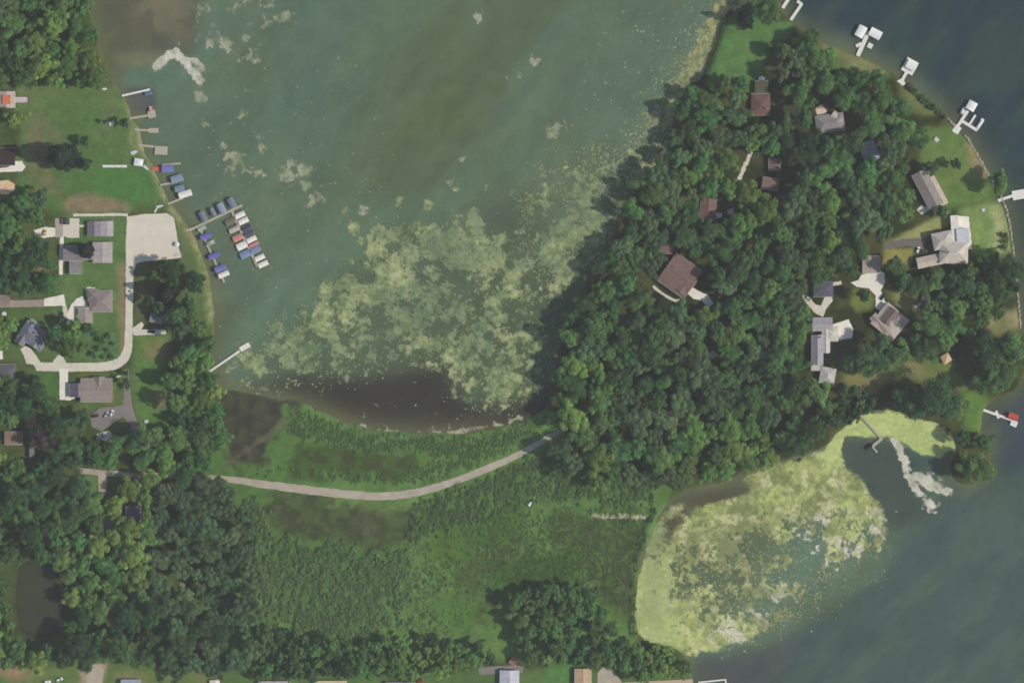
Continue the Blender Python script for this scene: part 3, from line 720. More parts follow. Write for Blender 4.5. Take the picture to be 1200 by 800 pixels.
slab("driveway", [(12, 352), (52, 351), (52, 359.5), (12, 360)], paint("grey_paving", alb(150, 140, 132)))
strip("footpath", [(102, 348), (102, 338), (112, 338)], 2, M_CONCRETE)
slab("driveway", [(156, 384), (166, 377), (169, 380), (166, 386), (194, 386), (195, 391.5), (160, 393), (156, 392)], M_CONCRETE)
slab("asphalt_drive", [(146, 433), (151, 433), (153, 455), (155, 475), (160, 492), (164, 510), (158, 512), (152, 496), (144, 488), (132, 496), (120, 505), (108, 500), (106, 488), (116, 478), (136, 476), (144, 474), (146, 455)], M_ASPHALT)
slab("gravel_pad", [(114, 508), (128, 504), (134, 512), (122, 516), (113, 514)], M_GRAVEL)
strip("driveway", [(90, 551), (120, 554), (145, 555), (170, 558)], 6.5, M_ROADGRAVEL, 0.06, 0.15)
slab("driveway", [(115, 556), (126, 556), (125, 570), (123, 581), (116, 581)], M_ROADGRAVEL)
strip("footpath", [(136, 442), (142, 440)], 2, M_CONCRETE)
slab("patio", [(-4, 198), (10, 196), (17, 189), (26, 189), (30, 196), (26, 201), (-4, 202)], M_CONCRETE_W)
slab("patio", [(-4, 213), (10, 211), (18, 216), (17, 224), (8, 228), (-4, 228)], paint("tan_paving", alb(206, 180, 148)))
slab("patio", [(-4, 411), (3.5, 411), (3.5, 421), (-4, 421)], M_CONCRETE_W)
# east
strip("asphalt_drive", [(1035, 288), (1050, 286), (1066, 284), (1084, 286)], [6, 8, 9, 14], paint("dark_asphalt", alb(112, 106, 104)))
slab("driveway", [(1009, 322), (1030, 316), (1036, 320), (1037, 330), (1032, 340), (1036, 352), (1044, 360), (1034, 366), (1026, 361), (1026, 346), (1018, 338), (1004, 336), (996, 331), (1006, 328)], M_CONCRETE_W)
slab("driveway", [(938, 344), (948, 348), (956, 357), (962, 358), (966, 348), (974, 346), (976, 352), (968, 362), (964, 372), (954, 366), (944, 354)], M_CONCRETE)
slab("patio", [(976, 380), (994, 374), (1000, 386), (998, 396), (984, 398), (976, 394)], M_CONCRETE_W)
strip("footpath", [(964, 332), (976, 333), (986, 331)], 4, M_CONCRETE)
strip("footpath", [(765, 335), (772, 341), (781, 347), (793, 352.5), (800, 348), (805, 339)], 3, M_CONCRETE)
slab("driveway", [(801, 336), (808, 334), (818, 341), (830, 346), (836, 356), (830, 361), (822, 352), (812, 350), (806, 344)], M_CONCRETE_W)
slab("patio", [(838, 249), (846, 250), (845, 255), (839, 256)], M_CONCRETE_W)
slab("patio", [(852, 246), (859, 244), (860, 251), (853, 252)], M_CONCRETE)
strip("footpath", [(880, 178), (874, 192), (869, 204), (866, 211)], [4, 5, 4, 6], M_CONCRETE, 0.05, 0.3)
slab("patio", [(955, 128), (962, 122), (969, 130), (968, 137), (958, 138)], paint("tan_paving", alb(204, 184, 168)))
strip("footpath", [(950, 194), (966, 198), (976, 198)], 3, M_CONCRETE, 0.05, 0.3)
slab("patio", [(980, 200), (987, 195), (988, 205)], M_CONCRETE)
slab("patio", [(1074, 246), (1080, 240), (1090, 245), (1080, 252)], M_CONCRETE)
strip("footpath", [(1072, 360), (1078, 356), (1083, 350)], 2.4, M_CONCRETE)
slab("pool_deck", [(1113, 256), (1120, 253), (1135, 254), (1139, 292), (1124, 294), (1115, 280)], M_CONCRETE_W)
slab("patio", [(826, 414), (836, 411), (842, 416), (834, 421)], M_CONCRETE)
slab("driveway", [(700, 788), (706, 781), (716, 782), (726, 795), (734, 810), (700, 810)], M_ROADGRAVEL)
slab("asphalt_drive", [(560, 781), (600, 779), (614, 780), (612, 788), (590, 788), (562, 790)], M_ASPHALT)
slab("driveway", [(728, 799), (812, 795), (812, 812), (728, 812)], paint("tan_paving", alb(180, 160, 140)))
slab("driveway", [(102, 783), (112, 776), (122, 784), (118, 812), (100, 812)], M_ROADGRAVEL)
pond = slab("pond", [(24, 662), (38, 656), (58, 660), (66, 672), (62, 690), (72, 706), (74, 730), (56, 742), (36, 744), (24, 736), (20, 706), (22, 680)], M_POND, 0.03)

# ---------------------------------------------------------------- houses
FOOT = []                                   # footprints in pixels, kept free of trees: (cx, cy, radius)
def roof_part(root, cx, cy, w, d, rot, kind, eave, rise, mat, over=0.45):
    # ridge runs along local x; kind: gable, hip, flat
    hx, hy = w / 2 + over, d / 2 + over
    z0, z1, t = eave, eave + rise, 0.22
    r = hx if kind == 'gable' else max(hx - hy * 0.95, 0.15)
    mb = MB()
    c, s_ = math.cos(rot), math.sin(rot)
    T = lambda x, y, z: (cx + x * c - y * s_, cy + x * s_ + y * c, z)
    if kind == 'flat':
        mb.box(cx, cy, eave + 0.15, w + 0.3, d + 0.3, 0.3, rot)
    else:
        vs = [T(-hx, -hy, z0), T(hx, -hy, z0), T(hx, hy, z0), T(-hx, hy, z0), T(-r, 0, z1), T(r, 0, z1),
              T(-hx, -hy, z0 - t), T(hx, -hy, z0 - t), T(hx, hy, z0 - t), T(-hx, hy, z0 - t)]
        mb.add(vs, [(0, 1, 5, 4), (2, 3, 4, 5), (1, 2, 5), (3, 0, 4), (6, 7, 1, 0), (7, 8, 2, 1), (8, 9, 3, 2), (9, 6, 0, 3), (9, 8, 7, 6)])
    ro = mb.build("roof", mat, root)
    if kind != 'flat':
        cap = MB(); cap.tube(T(-r, 0, z1 + 0.03), T(r, 0, z1 + 0.03), 0.14, n=5); cap.build("ridge_cap", mat, ro)
        for y in (-1, 1):
            MB().box(*T(0, y * (hy + 0.07), z0 - 0.08)[:2], z0 - 0.1, 2 * hx, 0.12, 0.14, rot).build("gutter", M_TRIM, ro)
    return ro

WIN = MB().box(0, 0, 0, 1.3, 0.10, 1.3).mesh("window"); WIN.materials.append(M_TRIM)
PANE = MB().box(-0.28, 0, 0, 0.46, 0.14, 1.08).box(0.28, 0, 0, 0.46, 0.14, 1.08).mesh("pane"); PANE.materials.append(M_GLASS)
DOORM = MB().box(0, 0, 0, 1.0, 0.12, 2.1).mesh("door"); DOORM.materials.append(M_DOOR)
KNOB = MB().box(0.38, 0, 0, 0.1, 0.22, 0.1).mesh("handle"); KNOB.materials.append(M_ALU)
GDOOR = MB().box(0, 0, 0, 3.2, 0.1, 2.2).mesh("garage_door"); GDOOR.materials.append(M_WHITE)

def house(name, label, cat, wings, chimney=None, vents=0, skylights=(), group=None, details=True):
    x0, y0 = W(wings[0][0], wings[0][1])
    root = thing(name, label, cat, (x0, y0, PLATEAU), 0, group)
    rs = np.random.RandomState(int(abs(x0 * 13 + y0 * 7)) % 9999)
    rects = []
    for (px_, py_, w, d, rot, kind, h, rise, rc, wc) in wings:
        X, Y = W(px_, py_); rects.append((X - x0, Y - y0, w * S, d * S, math.radians(rot), h, rise, kind, rc, wc))
        k_ = .55 if 'shade' in label else 1
        FOOT.append((px_, py_, w * k_, d * k_, rot))
        if 'shade' not in label:
            for q in (6, 13): FOOT.append((px_ + q, py_ + q * .18, w * .9, d * .9, rot))
    def inside(x, y, skip):
        for i, (cx, cy, w, d, r, *_) in enumerate(rects):
            if i == skip: continue
            dx, dy = x - cx, y - cy; lx = dx * math.cos(r) + dy * math.sin(r); ly = -dx * math.sin(r) + dy * math.cos(r)
            if abs(lx) < w / 2 + .6 and abs(ly) < d / 2 + .6: return True
        return False
    made_door = False
    for i, (cx, cy, w, d, r, h, rise, kind, rc, wc) in enumerate(rects):
        lift = 0.03 * i
        mb = MB()
        c, s_ = math.cos(r), math.sin(r)
        T = lambda x, y, z: (cx + x * c - y * s_, cy + x * s_ + y * c, z)
        mb.box(cx, cy, (h - 0.15) / 2 - 0.3, w, d, h - 0.15 + 0.6, r)
        if kind == 'gable':
            zt = h + rise * (d / 2) / (d / 2 + 0.45) - 0.2
            vs = [T(x, y, z) for x in (-w / 2 + .02, w / 2 - .02) for y, z in ((-d / 2 + .02, h - .3), (d / 2 - .02, h - .3), (0, zt))]
            mb.add(vs, [(0, 2, 1), (3, 4, 5), (0, 1, 4, 3), (1, 2, 5, 4), (2, 0, 3, 5)])
        mb.build("wall", wallmat(*wc), root)
        ro = roof_part(root, cx, cy, w, d, r, kind, h + lift, rise, roofmat(*rc))
        nv = vents if i == 0 else vents // 2
        for k in range(nv):
            lx = rs.uniform(-w * .35, w * .35); ly = rs.choice([-1, 1]) * d * rs.uniform(.12, .3)
            z = h + rise * (1 - abs(ly) / (d / 2 + .45)) if kind != 'flat' else h + .3
            MB().tube(T(lx, ly, z - .2), T(lx, ly, z + .45), .11, n=6).build("vent_pipe", M_ALU, ro)
        if not details: continue
        for sx, sy, L in ((0, -1, w), (0, 1, w), (1, 0, d), (-1, 0, d)):
            nwin = max(1, int(L // 4.5))
            for q in range(nwin):
                u = (q + .5) / nwin * L - L / 2
                lx, ly = (u, sy * (d / 2 + .03)) if sy else (sx * (w / 2 + .03), u)
                X, Y, _ = T(lx, ly, 0)
                if inside(X, Y, i): continue
                rz = r if sy else r + math.pi / 2
                if not made_door and q == nwin // 2:
                    made_door = True
                    dd = link("door", DOORM, None, root); dd.location = (X, Y, 1.08); dd.rotation_euler = (0, 0, rz)
                    kk = link("handle", KNOB, None, dd)
                    continue
                if cat == "garage" and sy == -1:
                    o_ = link("garage_door", GDOOR, None, root); o_.location = (X, Y, 1.12); o_.rotation_euler = (0, 0, rz); continue
                o_ = link("window", WIN, None, root); o_.location = (X, Y, 1.6); o_.rotation_euler = (0, 0, rz)
                link("pane", PANE, None, o_)
    cx, cy, w, d, r, h, rise, kind, rc, wc = rects[0]
    if chimney:
        X, Y = W(*chimney); FOOT.append((*chimney, 1, 1, 0))
        mb = MB().box(X - x0, Y - y0, h + rise * .7, .9, .9, rise + 1.2); mb.box(X - x0, Y - y0, h + rise * 1.2 + .68, 1.1, 1.1, .16)
        mb.build("chimney", paint("brick_chimney", (0.28, 0.16, 0.12)), root)
    for (sx_, sy_, sw, sd, rot) in skylights:
        X, Y = W(sx_, sy_)
        MB().box(X - x0, Y - y0, h + rise * .55 + .1, sw, sd, .5, math.radians(rot)).build("skylight", M_GLASS, root)
    return root

WH = (210, 206, 198); TAN = (190, 178, 158); GRW = (150, 148, 142); BRW = (120, 96, 78)
house("lake_house", "pale roofed house with an orange red roof panel at the left edge", "house",
      [(9, 117.5, 18, 18, 90, 'gable', 3.2, 1.4, (176, 166, 158), WH), (24.5, 117.5, 6, 16.5, 90, 'flat', 2.6, 0, (192, 178, 182), WH)], vents=2)
rp = [o for o in C.objects if o.name.startswith("lake_house")][0]
MB().box(0, 0, 4.7, 5.6, 6.4, .12).build("roof_panel", paint("orange_metal", alb(200, 118, 90)), rp)
house("lake_house", "house with near black roof and white patio at the left edge", "house", [(6, 184, 24, 19, 0, 'gable', 3.2, 2.2, (72, 66, 66), TAN)], vents=2)
house("garden_shed", "small dark roofed shed standing on the pale patio", "shed", [(78, 259.5, 6, 7, 90, 'gable', 2.2, .8, (84, 80, 80), BRW)])
house("lake_house", "small house with purple grey gable roof beside the gravel lot", "house", [(118.5, 268.5, 15.5, 27, 0, 'gable', 3.0, 2.6, (130, 124, 132), WH)][:0] + [(118.5, 268.5, 16, 28, 0, 'flat', 2.7, 0, (120, 116, 122), WH), (111.5, 268.2, 16, 14, 90, 'gable', 3.0, 1.5, (128, 120, 132), WH), (126.2, 268.2, 16.5, 12.5, 90, 'gable', 3.05, .6, (168, 162, 162), WH)][1:], vents=2)  # darker west roof, paler east roof: slope shade and sun put into the colours
house("lake_house", "long light grey roofed house with a round dark tree over its middle", "house", [(121, 296, 23, 21, 90, 'gable', 3.4, .9, (166, 158, 158), WH), (87, 297, 23, 16, 0, 'gable', 3.0, 1.6, (128, 122, 126), WH), (104, 297, 14, 13, 0, 'gable', 2.9, 1.2, (138, 132, 134), WH)], vents=3)
house("garage", "square grey roofed garage behind the long light grey house", "garage", [(89.5, 313.5, 13.5, 14, 0, 'gable', 2.9, .7, (134, 130, 132), WH)])
house("lake_house", "grey brown hip roofed house with white patio and separate garage", "house", [(119, 353, 26, 24, 0, 'hip', 3.2, 2.6, (138, 129, 126), WH), (110, 346, 12, 12, 0, 'hip', 3.0, 1.6, (132, 124, 120), WH)], vents=3)
house("garage", "pale grey brown garage beside the hip roofed house", "garage", [(100.5, 369.5, 18, 15, 90, 'gable', 2.9, .8, (152, 144, 138), WH)])
house("lake_house", "blue grey many gabled house turned at an angle at the bend of the lane", "house", [(41, 393.5, 32, 21, -33, 'hip', 4.4, 3.4, (122, 126, 134), GRW), (31, 391, 27, 10, 57, 'gable', 4.0, 2.4, (116, 120, 130), GRW), (44, 401, 12, 13, 57, 'gable', 4.0, 2.2, (132, 136, 142), GRW), (40, 381, 10, 12, 57, 'hip', 3.8, 1.8, (140, 146, 142), GRW)], chimney=(44, 390), vents=3)
house("lake_house", "large grey brown roofed house with white corners south of the lane", "house", [(114, 457, 36, 26, 0, 'gable', 3.3, 2.3, (144, 133, 128), WH), (93, 457, 15, 20, 90, 'gable', 3.0, 2.9, (120, 112, 126), WH), (117, 449, 14, 11, 90, 'gable', 3.4, 1.6, (138, 128, 124), WH)], vents=3)  # west wing roof is darker and purpler: its slope's shade is in the colour
house("garden_shed", "grey roofed shed in the shade of trees beside the short lane", "shed", [(184, 373, 14, 9, -10, 'gable', 2.6, 1.2, (130, 130, 132), GRW)])
house("lake_house", "narrow house with terracotta front gable under the purple leaved tree", "house", [(38, 492.5, 9, 15, 0, 'gable', 3.0, 1.2, (152, 126, 108), TAN), (38.5, 518, 6, 34, 0, 'flat', 2.8, 0, (116, 120, 122), GRW)], vents=1)
house("lake_house", "brown tan roofed cabin near the left edge in the south wood", "cabin", [(17, 513, 20, 14, 0, 'gable', 2.8, 1.0, (134, 118, 104), BRW)])
house("lake_house", "purple grey roofed house in tree shade south of the side drive", "house", [(157, 603, 20, 16, 90, 'gable', 3.2, 2.2, (118, 112, 134), GRW)], vents=1)
house("lake_house", "grey roofed house with white eaves edge in part shade beside the small round bright tree", "house", [(130, 613, 20, 14, -8, 'gable', 3.0, 1.4, (136, 132, 128), WH)], vents=1)
house("lake_house", "brown roofed house with white trim cut by the left edge above the blue grey house", "house", [(0, 353, 24, 12, 0, 'gable', 3.0, 1.2, (138, 126, 120), WH)])
house("lake_house", "grey dark roofed house in shade at the left edge below the angled house", "house", [(6, 436, 26, 18, 0, 'hip', 3.0, 1.8, (96, 100, 106), GRW)])
# bottom edge row
house("lake_house", "pale grey roof just entering the bottom edge, left of the yellow one", "house", [(322, 805, 36, 14, 0, 'gable', 3, 1, (168, 168, 170), WH)])
house("lake_house", "yellow tan roof just entering the bottom edge below the thicket", "house", [(388, 804, 36, 13, 0, 'gable', 3, 1, (200, 186, 152), WH)])
house("lake_house", "dark grey roof just entering the bottom edge right of the yellow one", "house", [(470, 806, 34, 14, 0, 'hip', 3, 1, (116, 110, 112), WH)])
house("lake_house", "house with pale blue white roof at the bottom edge below the grey drive", "house", [(597, 798, 26, 21, 90, 'gable', 3.2, 1.6, (182, 184, 194), WH)], vents=1)
house("lake_house", "orange tan roofed house at the bottom edge beside a gravel drive", "house", [(683, 798, 30, 18, 90, 'gable', 3.2, 1.0, (180, 158, 134), TAN)])
house("garden_shed", "tiny red brown shed north of the pale blue roofed house", "shed", [(602, 774, 8, 6, -25, 'gable', 2.1, .8, (150, 116, 102), BRW)])
house("lake_house", "blue grey roof just entering the bottom edge beside the tan path", "house", [(154, 803, 22, 14, 0, 'gable', 3, 1.2, (150, 160, 172), WH)])
# peninsula
house("lake_house", "dark red brown roofed house at the south end of the north lawn", "house", [(891, 123, 21, 24, 0, 'hip', 3.2, 2.2, (112, 92, 86), BRW), (892, 104, 14, 16, 0, 'gable', 2.8, 1.0, (92, 92, 72), BRW)], vents=2, chimney=(897, 128))
house("lake_house", "grey roofed house with tan patio in the peninsula wood behind the two northern docks", "house", [(972, 145, 32, 19, 8, 'hip', 3.3, 2.2, (140, 136, 138), WH), (979, 139, 12, 10, -40, 'gable', 3.2, 1.4, (180, 174, 168), WH)], vents=2)
house("lake_house", "pale blue grey roofed house in deep shade west of the east lawn", "house", [(1018, 178, 18, 22, 25, 'gable', 3.2, 1.8, (152, 160, 172), GRW)], vents=1)
house("cabin", "small salmon red roofed cabin in the middle of the wood, upper of two", "cabin", [(907, 193, 14, 12, 90, 'gable', 2.8, 1.1, (138, 116, 110), BRW)])
house("cabin", "wider salmon red roofed cabin in the middle of the wood, lower of two", "cabin", [(902, 216, 18, 13, -8, 'gable', 2.8, 1.3, (128, 108, 102), BRW)])
house("cabin", "red brown gable roofed cabin with white patio amid the wood", "cabin", [(829, 245, 24, 16, 82, 'gable', 3.0, 1.5, (122, 100, 95), BRW)], chimney=(825, 235), vents=1)
house("lake_house", "large brown roofed house turned at an angle with pale walkway in the wood", "house", [(796, 323, 36, 38, -35, 'gable', 3.4, 1.6, (120, 102, 97), BRW), (803, 333, 22, 16, 52, 'gable', 3.5, 1.2, (124, 106, 100), BRW)], chimney=(789, 313), vents=4)
house("garden_shed", "little brown roofed shed just north of the large brown house", "shed", [(781, 291, 14, 10, -10, 'gable', 2.4, .9, (122, 104, 98), BRW)])
house("lake_house", "long grey roofed house with tan terrace beside the east lawn", "house", [(1086, 222, 44, 17, -62, 'gable', 3.6, 2.2, (138, 132, 128), TAN), (1098, 224, 36, 9, -62, 'flat', 3.0, 0, (194, 178, 164), TAN)], vents=2)
house("lake_house", "big pale villa with white terrace near the eastern shore", "villa", [(1116, 296, 32, 24, 0, 'hip', 6.5, 3.2, (186, 180, 170), WH), (1103, 282, 22, 18, 12, 'hip', 6.2, 2.4, (176, 170, 162), WH), (1088, 306, 28, 11, 12, 'gable', 4.2, 1.4, (184, 174, 162), WH), (1127, 277, 17, 15, 94, 'flat', 6.4, 0, (186, 188, 192), WH), (1118, 268, 30, 9, 94, 'flat', 5.2, 0, (208, 206, 198), WH)], vents=4, chimney=(1108, 296))
house("garage", "tan grey flat gabled garage at the head of the white drive", "garage", [(1020.5, 310, 20, 19, 0, 'gable', 3.0, .8, (158, 150, 138), WH)], vents=1)
house("lake_house", "square brown and cream roofed house turned at an angle below the white drive", "house", [(1042, 377, 32, 30, -40, 'hip', 4.2, 2.2, (176, 166, 156), WH), (1042, 371, 18, 15, 52, 'gable', 5.2, 2.0, (118, 106, 104), TAN), (1030, 379, 24, 8, -48, 'gable', 4.2, 1.0, (150, 138, 132), WH)], vents=3)
house("lake_house", "long blue grey house of many wings stepping south through the trees", "house", [(963, 380, 22, 14, 0, 'gable', 4.0, 2.0, (158, 158, 164), WH), (957, 410, 34, 12, 90, 'gable', 4.2, 1.8, (150, 150, 156), WH), (967, 398, 30, 8, 90, 'gable', 3.8, 1.0, (186, 184, 182), WH), (969, 440, 18, 16, 80, 'hip', 4.0, 1.4, (176, 174, 170), WH), (974, 391, 14, 16, 0, 'hip', 3.6, 1.2, (190, 186, 176), WH), (956, 430, 12, 8, 0, 'flat', 3.2, 0, (182, 180, 176), WH)], vents=4, chimney=(960, 395))
house("lake_house", "dark purple grey roofed house in shade north of the long blue grey house", "house", [(964, 339, 22, 16, 0, 'hip', 3.0, 1.6, (96, 94, 108), GRW)])
# gazebo
g = thing("gazebo", "tan tiled square gazebo beside the great dark tree", "gazebo", (*W(1108, 420), PLATEAU), math.radians(30))
FOOT.append((1108, 420, 10, 10, 0))
for sx in (-1, 1):
    for sy in (-1, 1): MB().box(sx * 2.4, sy * 2.4, 1.25, .18, .18, 2.5).build("post", M_TRIM, g)
MB().add([(-3.2, -3.2, 2.5), (3.2, -3.2, 2.5), (3.2, 3.2, 2.5), (-3.2, 3.2, 2.5), (0, 0, 4)], [(0, 1, 4), (1, 2, 4), (2, 3, 4), (3, 0, 4), (3, 2, 1, 0)]).build("roof", roofmat(196, 172, 142), g)
MB().box(0, 0, .08, 5.6, 5.6, .16).build("floor_slab", M_CONCRETE, g)

# ---------------------------------------------------------------- docks
POSTM = MB().tube((0, 0, -1.6), (0, 0, 1.3), .07, n=6).mesh("post"); POSTM.materials.append(M_POST)
def dock(label, segs, mat, plats=(), z=0.98, group=None):
    p0 = W(*segs[0][0]); root = thing("dock", label, "dock", (p0[0], p0[1], 0), 0, group)
    def rect(x, y, w, d, rot, dz=0.0):
        mb = MB(); n_ = max(1, int(round(w / 2.4))); c, s_ = math.cos(rot), math.sin(rot)      # sections with a joint between
        for k in range(n_):
            u = (k + .5) / n_ * w - w / 2
            o_ = MB().box(x + u * c, y + u * s_, z + dz, w / n_ - .06, d, .14, rot).build("deck_section", mat, root)
        for k in range(max(2, int(w / 5) + 1)):
            u = k / max(1, int(w / 5)) * w - w / 2 if int(w / 5) else (k - .5) * w * .8
            for sd in (-1, 1):
                o_ = link("post", POSTM, None, root); o_.location = (x + u * c - sd * d * .46 * s_, y + u * s_ + sd * d * .46 * c, 0)
    for i, (a, b_, w) in enumerate(segs):
        A = np.array(W(*a)) - p0; B = np.array(W(*b_)) - p0; D = B - A
        rect(*(A + B) / 2, float(np.hypot(*D)), w * S, math.atan2(D[1], D[0]), 0.02 * i)
    for i, (cx, cy, w, d, rot) in enumerate(plats):
        P = np.array(W(cx, cy)) - p0; rect(P[0], P[1], w * S, d * S, math.radians(rot), 0.02 * (i + len(segs)))
    return root

dock("narrow white dock at the north end of the western lawn", [((143, 112.5), (176, 105), 2.4)], M_DOCKW)
dock("short pale dock ending in a white head north of the boat hoists", [((152, 139), (174, 135.5), 2.6)], M_DOCKG, [(178, 134, 9, 9, 12)])
dock("stubby white platform dock off the weedy western shore", [((156, 152), (175, 153), 2.6)], M_DOCKG, [(180, 153, 12, 5.5, 0)])
dock("grey platform dock with a long beige gangway on the western shore", [((159, 170), (181, 172), 2.6)], M_DOCKG, [(189, 176.5, 15, 10, -3)])
dock("thin tan dock between the blue canopy and the western lawn", [((180, 199), (190, 199), 2.6), ((190, 193.5), (212, 191.5), 2.2)], M_DOCKG)
dock("short dock leading to the pair of blue hoists", [((188, 217), (208, 213), 2.4)], M_DOCKG)
dock("beige dock by the corner of the gravel lot", [((197, 239), (215, 232), 2.6)], M_DOCKG)
dock("long marina dock lined with covered boats on two arms", [((210, 274), (224, 268), 2.6), ((222, 270), (284, 240.5), 3.0), ((272, 248), (302, 313), 3.0)], M_DOCKG)
dock("shore side marina dock running along the western bank", [((235, 269), (263, 331), 2.6)], M_DOCKG)
dock("white pier reaching into the lily pads with an angled head", [((246, 435), (281, 411), 2.6)], M_DOCKW, [(287, 406.5, 13, 6, 30)])
EDW = M_DOCKW
dock("white dock cut by the top edge beside the peninsula tip", [((917, 10), (926, -4), 4)], EDW)
dock("white hooked dock at the peninsula tip", [((926.5, 24), (939.5, 5), 3.6), ((940, 6), (934, 1.5), 3.6)], EDW)
dock("white dock carrying two canopied hoists on the north-east shore", [((1005, 66), (1018, 37), 5)], EDW, [(1006, 53, 7, 4, 28), (1019.5, 54, 6, 6, 62)])
dock("white dock with one square head on the north-east shore", [((1055, 98), (1064, 82), 3.6)], EDW, [(1055, 97.5, 10, 8, 28), (1066, 78, 17, 15, 62)])
dock("white branching dock with several fingers on the north-east shore", [((1121, 150), (1134, 130), 3.6), ((1127, 142), (1145, 153), 3.6), ((1144, 152), (1152, 139.5), 4), ((1136, 146), (1143, 135), 2.6)], EDW, [(1121, 152, 9, 8, 58)])
dock("white dock running off the right edge beside the villa lawn", [((1158, 239), (1188, 229), 3.4)], EDW, [(1195, 228, 18, 11, 10)])
dock("white dock with red canopied hoist on the south-east shore", [((1152, 480), (1190, 493.5), 3), ((1167, 481), (1170, 490), 3)], EDW, [(1188, 496, 8, 7, -22)])
dock("old grey L shaped dock in the duckweed inlet", [((1008, 486), (1033, 514), 2.6), ((1034, 513), (1022, 523), 3.4), ((1022, 523), (1028, 530), 2)], M_DOCKG)
dock("grey dock entering at the bottom edge of the south-east bay", [((818, 799), (851, 795.5), 1.8), ((850, 795), (851, 808), 1.8)], M_DOCKW)

# ---------------------------------------------------------------- boats and hoists
def arch(L, Wd, h0, h1, n=6, nx=5, sag=0.06):
    V, F = [], []
    for t in (0, -.05):
        for i in range(nx + 1):
            for j in range(n + 1):
                v = j / n * 2 - 1; u = i / nx
                z = h0 + (h1 - h0) * math.cos(v * math.pi / 2) ** .7 - (sag * math.sin(u * nx * math.pi) ** 2 if 0 < i < nx else 0) + t
                V.append(((u - .5) * L * (1 - .03 * abs(v) * (i in (0, nx))), v * Wd / 2, z - (.03 if i % 2 else 0)))
    K = (nx + 1) * (n + 1)
    for i in range(nx):
        for j in range(n):
            a = i * (n + 1) + j; F += [(a, a + n + 1, a + n + 2, a + 1), (K + a, K + a + 1, K + a + n + 2, K + a + n + 1)]
    for i in range(nx):
        for j in (0, n):
            a = i * (n + 1) + j; F.append((a, a + n + 1, K + a + n + 1, K + a))
    for i in (0, nx):
        for j in range(n):
            a = i * (n + 1) + j; F.append((a, a + 1, K + a + 1, K + a))
    return MB().add(V, F)

_bm = {}
def shared(key, fn, mat):
    k = (key, mat.name)
    if k not in _bm:
        me = fn().mesh(key); me.materials.append(mat); _bm[k] = me
    return _bm[k]
def pontoon_mb():
    mb = MB(); mb.tube((-3.6, 0, .05), (3.0, 0, .05), .34, n=8); mb.tube((3.0, 0, .05), (3.8, 0, .25), .34, .06, n=8); return mb
def rail_mb():
    mb = MB()
    for y in (-1.22, 1.22): mb.box(0, y, .95, 6.4, .05, .62)
    for x in (-3.2, 3.2): mb.box(x, 0, .95, .05, 2.4, .62)
    return mb
def seats_mb():
    mb = MB(); mb.box(-2.7, .6, .85, .8, 1.0, .4).box(-2.7, -.6, .85, .8, 1.0, .4).box(2.3, .85, .85, 1.5, .55, .4).box(2.3, -.85, .85, 1.5, .55, .4).box(-.4, -.8, 1.0, .6, .6, .75); return mb
def motor_mb():
    return MB().box(-3.85, 0, .75, .5, .4, .6).box(-3.85, 0, .2, .2, .16, .9)
def boat(label, px_, py_, ang, L=7.6, Wd=2.8, cover=None, kind='cover', group=None):
    x, y = W(px_, py_)
    name = "boat_hoist" if kind == 'hoist' else "pontoon_boat"
    r = thing(name, label, "boat hoist" if kind == 'hoist' else "boat", (x, y, 0.22), math.radians(ang), group)
    kx, ky = L / 7.6, Wd / 2.6
    def part(nm, fn, mat, dx=0, dy=0):
        o_ = link(nm, shared(nm, fn, mat), None, r); o_.scale = (kx, ky, 1); o_.location = (dx, dy, 0); return o_
    if kind == 'hoist':
        for sx in (-.8, .8):
            for sy in (-1, 1):
                o_ = link("post", shared("post_hoist", lambda: MB().tube((0, 0, -1.5), (0, 0, 2.6), .06, n=6), M_POST), None, r); o_.location = (sx * L / 2, sy * Wd * .47, 0); o_.name = "post"
        MB().box(0, -Wd * .47, 2.5, L * .96, .08, .08).box(0, Wd * .47, 2.5, L * .96, .08, .08).build("frame", M_ALU, r)
        MB().box(-L * .3, 0, .3, .14, Wd * .94, .14).box(L * .3, 0, .3, .14, Wd * .94, .14).build("cradle", M_ALU, r)
        arch(L * 1.02, Wd * 1.04, 2.45, 3.1).build("canopy", cover, r, False)
        return r
    for sy in (-.85, .85):
        part("pontoon", pontoon_mb, M_ALU, 0, sy * ky)
    part("deck", lambda: MB().box(0, 0, .5, 7.2, 2.5, .12), M_SEAT)
    part("motor", motor_mb, M_BLACK)
    part("rail", rail_mb, M_WHITE if kind != 'dark' else M_BLACK)
    if kind == 'cover' or kind == 'dark':
        arch(L * .96, Wd * 1.0, .95, 1.75).build("cover", cover, r)
    else:
        part("seats", seats_mb, M_SEAT)
        o_ = arch(2.6, Wd * .95, 2.0, 2.35).build("canopy", cover, r); o_.location = (-.6, 0, 0)
        for sy in (-1, 1): MB().tube((-.6, sy * Wd * .46, .6), (-1.4, sy * Wd * .46, 2.0), .03, n=4).build("canopy_strut", M_ALU, r)
    return r

